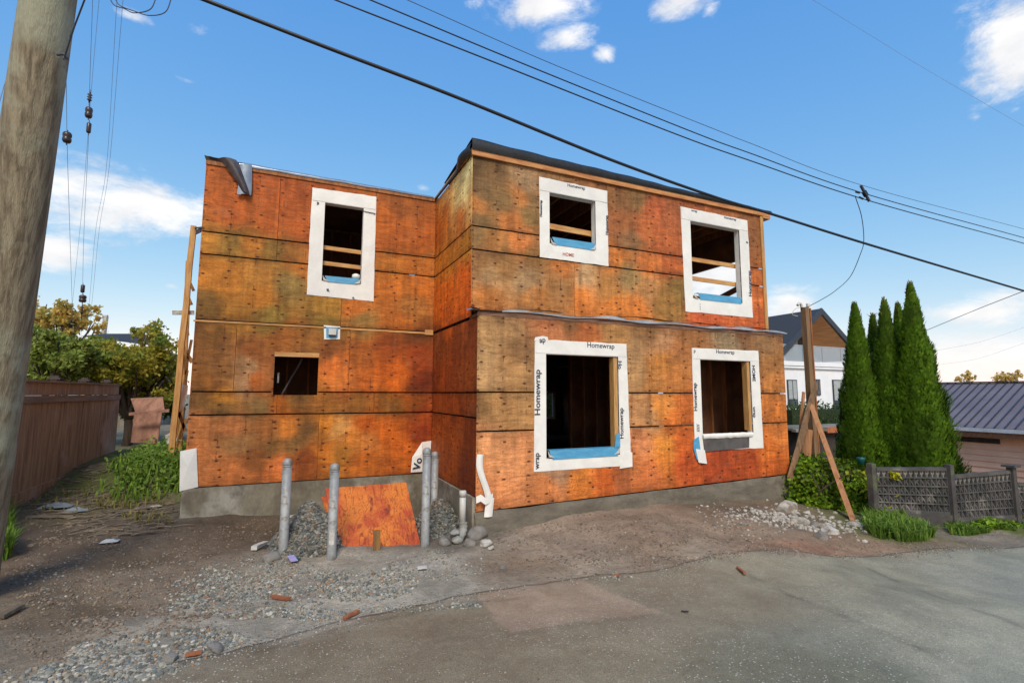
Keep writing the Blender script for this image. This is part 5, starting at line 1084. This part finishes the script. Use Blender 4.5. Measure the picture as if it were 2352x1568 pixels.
leafmass(hb_, 14000, .11, 'hedge', 'foliage', hg); mb = MB(); mb.box((16.2,12.0,-2.6),(21.2,12.7,-.55)); obj('inner_growth', mb, M['cedardark'], hg)
hg2 = thing('far_hedge', 'green hedge glimpsed through the far window of the ground floor', 'hedge', (10, 18.6, -1.9))
leafmass([((8.2+i*.6, 18.6, z_), .6, .6) for i in range(6) for z_ in (-1.4,-.5,.3,.9)], 5200, .12, 'hedge', 'foliage', hg2); obj('inner_growth', MB().box((7.8,18.6,-2.2),(11.6,18.9,1.2)), M['cedardark'], hg2)
SD = thing('low_shed', 'low dark shed with an orange roof edge between the house and the cedars', 'shed', (17, 11, -2.4))
obj('wall', MB().box((14.2,10.4,-2.8), (18.3,11.2,-1.18)), M['shedwall'], SD); z_ = at(1900,985,Y=10.2).z
obj('roof_slab', MB().box((14.0,10.35,z_-.02), (18.5,11.6,z_+.04)), M['conc'], SD); obj('roof_edge', MB().box((15.35,10.2,z_-.12), (18.6,10.349,z_+.05)), M['orange'], SD); obj('roof_edge', MB().box((13.9,10.2,z_-.06), (15.34,10.349,z_+.03)), M['conc'], SD)
obj('doorway', MB().box((16.0,10.36,-2.7), (17.9,10.395,z_-.2)), M['dark'], SD)
# metal roofed house: eave runs along Y on its near side
MH = thing('metal_roofed_house', 'low house with grey standing seam metal roof and tan pink siding at right', 'house', (18, 7, -2.8))
Xe = 22.0; e0 = at(2352,990,X=Xe); ze = e0.z; W_ = 3.3; rid = at(2345,878,X=Xe+W_).z
def mp(u, w, z): return Vector((Xe+w, u, z))
u0_, u1_2 = -8.0, 12.6
mb = MB().add([mp(u0_,0,ze+.05), mp(u1_2,0,ze+.05), mp(u1_2,W_,rid), mp(u0_,W_,rid), mp(u0_,0,ze), mp(u1_2,0,ze), mp(u1_2,W_,rid-.06), mp(u0_,W_,rid-.06)], [(0,1,2,3),(7,6,5,4),(0,4,5,1),(1,5,6,2),(2,6,7,3),(3,7,4,0)]); obj('roof', mb, M['roofmetal'], MH)
mb = MB(); u = u0_+.1
while u < u1_2:
    mb.beam(mp(u, -.01, ze+.065), mp(u, W_, rid+.015), .028, .05); u += .27
obj('roof_seams', mb, M['trimdark'], MH)
obj('ridge_cap', MB().beam(mp(u0_,W_,rid+.03), mp(u1_2,W_,rid+.03), .2, .05), M['trimdark'], MH)
obj('back_roof', MB().add([mp(u0_,W_+.02,rid), mp(u1_2,W_+.02,rid), mp(u1_2,W_*2,ze), mp(u0_,W_*2,ze)], [(0,1,2,3)]), M['roofmetal'], MH)
obj('gutter', MB().beam(mp(u0_,-.06,ze-.03), mp(u1_2,-.06,ze-.03), .1, .12), M['gutter'], MH)
obj('fascia', MB().beam(mp(u0_,.05,ze-.19), mp(u1_2,.05,ze-.19), .06, .18), M['fasciaold'], MH)
mb = MB(); z = ze-.30
while z > -3.1:
    mb.add([mp(u0_,.46,z), mp(u1_2,.46,z), mp(u1_2,.42,z-.205), mp(u0_,.42,z-.205), mp(u0_,.46,z-.206), mp(u1_2,.46,z-.206)], [(0,1,2,3),(3,2,5,4)]); z -= .206
obj('siding_wall', mb, M['siding'], MH); obj('soffit', MB().beam(mp(u0_,.26,ze-.27), mp(u1_2,.26,ze-.27), .5, .03), M['darkwood'], MH)
obj('vent_slot', MB().beam(mp(8.9,.40,ze-.42), mp(10.1,.40,ze-.42), .05, .16), M['dark'], MH)
obj('end_wall', MB().add([mp(u0_,.45,ze-.3), mp(u0_,W_*2-.3,ze-.3), mp(u0_,W_*2-.3,-3.1), mp(u0_,.45,-3.1), mp(u0_,W_,rid-.1)], [(0,1,2,3),(0,4,1)]), M['siding'], MH)
for i, (x, y, w_, l) in enumerate([(2220,866,16,'pale golden treetop left over the metal roof ridge'),(2300,868,14,'pale golden treetop nearer the middle of the metal roof ridge'),(2330,868,14,'pale golden treetop furthest right over the metal roof ridge')]):
    tree('far_tree', tuple(at(x, 905, D=60)-Vector((0,0,2))), [blob(x+dx, y+dy, at(x,y,D=60).y, w_*.6, 9) for dx, dy in ((-8,4),(6,0),(0,-6))], 260, .34, 'golden', l, 'tree', .12, 10, 'far treetops')
# ------------------------------------------------------------------ overhead lines
def cable(name, pts, r_, mat, lab, n=6, grp=None, cat='cable'):
    return tag(obj(name, MB().tube(spline(pts, 10), r_, n), M[mat], smooth=True), lab, cat, grp)
def ext(pts, a=3., b=8.):
    p = [Vector(q) for q in pts]; return [p[0]+(p[0]-p[1]).normalized()*a]+p+[p[-1]+(p[-1]-p[-2]).normalized()*b]
cable('power_cable', ext([at(x, y, Y=5.2) for x, y in ((470,0),(760,113),(1050,224),(1400,366),(1640,452),(1770,491),(2000,563),(2352,668))], 1.5), .021, 'black', 'thick black cable sagging across the front of the house')
TW = 'thin parallel wires above the house'
cable('power_wire', ext([at(x, y, Y=6.3) for x, y in ((770,0),(1150,149),(1547,306),(1723,369),(1996,461),(2352,559))]), .011, 'black', 'lowest of the three thin wires carrying the spacer', 5, TW)
cable('power_wire', ext([at(x, y, Y=6.35) for x, y in ((850,0),(1210,150),(1598,306),(1723,352),(1987,445),(2352,546))]), .010, 'black', 'middle of the three thin wires carrying the spacer', 5, TW)
cable('power_wire', ext([at(x, y, Y=6.4) for x, y in ((935,0),(1280,152),(1664,306),(1723,329),(1978,425),(2352,526))]), .0055, 'wire', 'topmost and thinnest of the three wires carrying the spacer', 5, TW)
s_ = thing('wire_spacer', 'dark bar spacer clamping the three thin wires at right', 'spacer', at(1986,445,Y=6.33)); obj('bar', MB().beam(at(1977,426,Y=6.33), at(1997,463,Y=6.25), .05, .04, (0,1,0)), M['insul'], s_); obj('clamp', MB().beam(at(1984,440,Y=6.28), at(1990,450,Y=6.28), .09, .06, (0,1,0)), M['black'], s_)
obj('splice', MB().tube([at(1966,441,Y=6.33), at(1974,443,Y=6.33)], .022, 6), M['black'], s_); obj('splice', MB().tube([at(1974,453,Y=6.3), at(1982,457,Y=6.3)], .022, 6), M['black'], s_)
cable('service_drop', [at(x, y, Y=6.3+1.3*i/7) for i, (x, y) in enumerate(((1964,450),(1979,498),(1984,552),(1976,584),(1953,635),(1918,668),(1885,689),(1856,704)))], .008, 'wire', 'slack grey service wire drooping from the spacer to the mast top')
cable('power_wire', ext([at(x, y, Y=14) for x, y in ((1867,0),(2000,82),(2131,162),(2352,290))]), .008, 'wirep', 'faint lone wire crossing the sky at upper right', 5)
cable('service_wire', [at(2352,668,Y=5.2), at(2240,712,Y=6.6), at(2112,765,Y=8.6)], .008, 'wire', 'thin wire dropping from the thick cable behind the tallest cedar', 5)
cable('service_wire', [at(2380,742,Y=14), at(2250,785,Y=15), at(2130,808,Y=16)], .006, 'wirep', 'upper of two faint wires above the metal roof', 5)
cable('service_wire', [at(2380,778,Y=14), at(2250,822,Y=15), at(2150,838,Y=16)], .006, 'wirep', 'lower of two faint wires above the metal roof', 5)
# guys and strain insulators at left
def gw(lst, lab, mat='wirep', r_=.006, ds=None): return cable('guy_wire', ext([at(x, y, D=d) for (x, y), d in zip(lst, ds)], 5 if lst[0][1] < 0 else 0.01, 12 if lst[-1][1] > 500 else .01), r_, mat, lab, 5, 'guy wires beside the utility pole', 'guy wire')
gw([(198,-10),(172,58),(148,132)], 'short wire rising from the hook on the utility pole', 'wire', .007, [4.2,4.35,4.5])
gw([(147,136),(152,189),(154,316),(157,426),(165,676)], 'guy wire hanging from the pole hook with one block insulator', 'wirep', .0026, [4.5,4.9,6,7,10])
gw([(213,-5),(206,198),(204,300),(193,527),(190,646),(188,710)], 'guy wire with stacked insulators left of the paired wires', 'wirep', .003, [6,7,8,10,12,13])
gw([(228,-5),(212,180),(190,460),(172,640)], 'faint guy wire crossing behind the stacked insulators', 'wirep', .0028, [7,9,11,13])
gw([(269,-5),(244,387),(220,527),(206,686)], 'left wire of the faint pair beside the pole', 'wirep', .0028, [7,10,12,14])
gw([(283,-5),(250,390),(228,527),(212,686)], 'right wire of the faint pair beside the pole', 'wirep', .0028, [7,10,12,14])
gw([(90,-5),(65,60),(30,140),(-5,250),(-60,520)], 'faint wire passing behind the utility pole at the left edge', 'wirep', .012, [12,12,12,12,12])
IG = 'strain insulators on the guy wires'
def insulator(x, y, D, w, h, lab, kind=0):
    c = at(x, y, D=D); k = D/F; W2_, H2 = w*k/2, h*k/2; o = thing('strain_insulator', lab, 'insulator', c, 0, IG); mb = MB()
    if kind == 0: mb.lathe([(W2_*.75,-H2),(W2_,-H2*.7),(W2_,-H2*.2),(W2_*.8,0),(W2_,H2*.2),(W2_,H2*.7),(W2_*.75,H2)], 14)
    elif kind == 1: mb.lathe([(W2_*.3,-H2),(W2_*.3,-H2*.7)]+[(W2_*(1 if i % 2 else .35), -H2*.7+H2*1.4*i/6) for i in range(7)]+[(W2_*.3,H2)], 12)
    else: mb.lathe([(W2_*.7,-H2),(W2_,-H2*.8),(W2_,H2*.8),(W2_*.7,H2)], 12)
    obj('insulator_body', mb, M['insul'], o, True, True); obj('eye_wire', MB().tube([(0,0,-H2*1.5),(0,0,H2*1.5)], W2_*.12, 5), M['wire'], o, True, True)
insulator(154,316,6,17,24,'lone brown block insulator on the guy nearest the pole')
insulator(206,224,7.2,10,26,'small ribbed insulator, topmost on its guy wire',1)
insulator(204,259,7.6,14,24,'brown block insulator under the small ribbed one')
insulator(204,294,7.9,9,24,'slim brown insulator just below the block one',2)
insulator(190,663,12.2,8,18,'upper dark insulator low on the guy above the golden tree',2)
insulator(190,686,12.6,14,16,'middle dark round insulator above the golden tree')
insulator(188,712,13,8,22,'lowest dark insulator in front of the golden tree',1)
pts = []
for k, (a, b) in enumerate([((250,-8),(300,28)),((262,-10),(335,34))]):
    pts = [at(*a, D=5), at(a[0]+12, 12, D=5), at((a[0]+b[0])/2+10, b[1]-8, D=5), at(b[0]+8, b[1]+2, D=5), at(b[0]+45, b[1]-6, D=5), at(b[0]+60, -8, D=5)]
    cable('slack_loop', pts, .005, 'wire', ['inner slack wire loop at the top left','outer wider slack wire loop at the top left'][k], 5, 'slack wire loops')
# ------------------------------------------------------------------ sky, sun, camera
SUN_EL, SUN_AZ = math.radians(44), math.radians(198)      # azimuth clockwise from +Y
wd = bpy.data.worlds.new('World'); SC.world = wd; wd.use_nodes = True; t = NT(wd.node_tree); bg = t.N['Background']
sky = t.n('ShaderNodeTexSky', sky_type='NISHITA'); sky.sun_disc = False; sky.sun_elevation = SUN_EL; sky.sun_rotation = SUN_AZ; sky.air_density = 1.0; sky.dust_density = .4; sky.ozone_density = 1.6
sc_ = t.n('ShaderNodeSeparateColor'); t.lk(sky.outputs[0], sc_.inputs[0]); cb_ = t.n('ShaderNodeCombineColor')
for i, (k_, e_) in enumerate(((.57, 1.15), (1.10, .66), (2.52, .22))): t.lk(t.m('MULTIPLY', t.m('POWER', sc_.outputs[i], e_), k_), cb_.inputs[i])
gen = t.n('ShaderNodeTexCoord').outputs['Generated']
CL = [(285,466,245,100,1.4),(150,420,110,45,1),(400,485,55,32,.8),(118,580,100,52,1.15),(1230,14,110,42,.95),(1308,86,64,28,.85),(1392,122,30,22,.85),(1560,6,80,34,.9),(1632,20,22,26,.6),(1090,4,34,18,.5),(2335,95,125,150,1.25),(2240,270,20,16,.5),(1815,694,85,50,1.25),(2250,722,160,55,.95),(2200,800,210,60,.9),(2290,690,90,30,.6),(2160,850,220,45,.55),(972,432,30,14,.7),(390,657,30,11,.6),(460,75,40,20,.45),(310,42,40,16,.55),(430,185,40,10,.4),(1640,620,90,100,1.6),(1225,268,18,10,.35),(2335,250,25,20,.45)]
acc = None
for x, y, rx, ry, s_ in CL:
    c = ray(x, y).normalized(); h = Vector((c.y, -c.x, 0)).normalized(); v = h.cross(c); wx = rx/F*.95*max(.6, math.cos(math.atan2(abs(x-1176), F))**1.2); wy = ry/F*.9*max(.6, math.cos(math.atan2(abs(x-1176), F)))
    p = t.v('DOT_PRODUCT', gen, tuple(h/wx), 1); q = t.v('DOT_PRODUCT', gen, tuple(v), 1); q = t.m('DIVIDE', t.m('SUBTRACT', q, 0.), wy)
    cb = t.n('ShaderNodeCombineXYZ'); t.lk(p, cb.inputs[0]); t.lk(q, cb.inputs[1]); ln_ = t.v('LENGTH', cb.outputs[0], None, 1)
    k = t.m('MULTIPLY', t.m('SUBTRACT', 1.25, ln_, clamp=False), s_); k = t.m('MULTIPLY', k, t.m('GREATER_THAN', t.v('DOT_PRODUCT', gen, tuple(c), 1), 0.)); k = t.m('MAXIMUM', k, 0.)
    acc = k if acc is None else t.m('MAXIMUM', acc, k)
# unseen cloud added behind the viewer as soft neutral fill light
gy = t.v('DOT_PRODUCT', gen, tuple(-ray(1176,784).normalized()), 1)
acc = t.m('MAXIMUM', acc, t.m('MULTIPLY', t.sst(gy, .25, .6), .62))
st_ = t.v('MULTIPLY', gen, (1, 1, 2.1)); nz = t.noise(st_, 6.5, 12, .66, .5); n2_ = t.noise(st_, 19, 10, .68, .3)
dens = t.m('ADD', t.m('MULTIPLY', acc, .85), t.m('ADD', t.m('MULTIPLY', t.m('SUBTRACT', nz, .55), 2.3), t.m('MULTIPLY', t.m('SUBTRACT', n2_, .5), .95)))
dens = t.m('MULTIPLY', t.sst(dens, .12, .95), t.m('MINIMUM', t.m('MULTIPLY', acc, 4.), .95))
ccol = t.mix(t.sst(t.noise(st_, 7, 6), .35, .7), (3.5, 3.5, 3.55, 1), (4.6, 4.5, 4.4, 1))
t.lk(t.mix(dens, cb_.outputs[0], ccol), bg.inputs[0]); bg.inputs[1].default_value = .12
sl = bpy.data.lights.new('sun', 'SUN'); sl.energy = 1.35; sl.angle = math.radians(17); sl.color = (1., .92, .79); so = bpy.data.objects.new('sun', sl); C.objects.link(so)
d = Vector((math.sin(SUN_AZ)*math.cos(SUN_EL), math.cos(SUN_AZ)*math.cos(SUN_EL), math.sin(SUN_EL))); so.rotation_euler = d.to_track_quat('Z', 'Y').to_euler()
cam = bpy.data.cameras.new('camera'); cam.sensor_width = 36; cam.lens = 36*F/2352; cam.clip_end = 3000; cam.clip_start = .05
co = bpy.data.objects.new('camera', cam); C.objects.link(co); SC.camera = co
co.matrix_world = Matrix.Rotation(-YAW, 4, 'Z') @ Matrix.Rotation(math.pi/2+PIT, 4, 'X') @ Matrix.Rotation(ROL, 4, 'Z')
SC.view_settings.view_transform = 'Standard'; SC.view_settings.look = 'None'; SC.view_settings.exposure = 1.05; SC.view_settings.gamma = 1
SC.cycles.max_bounces = 8; SC.cycles.use_denoising = True
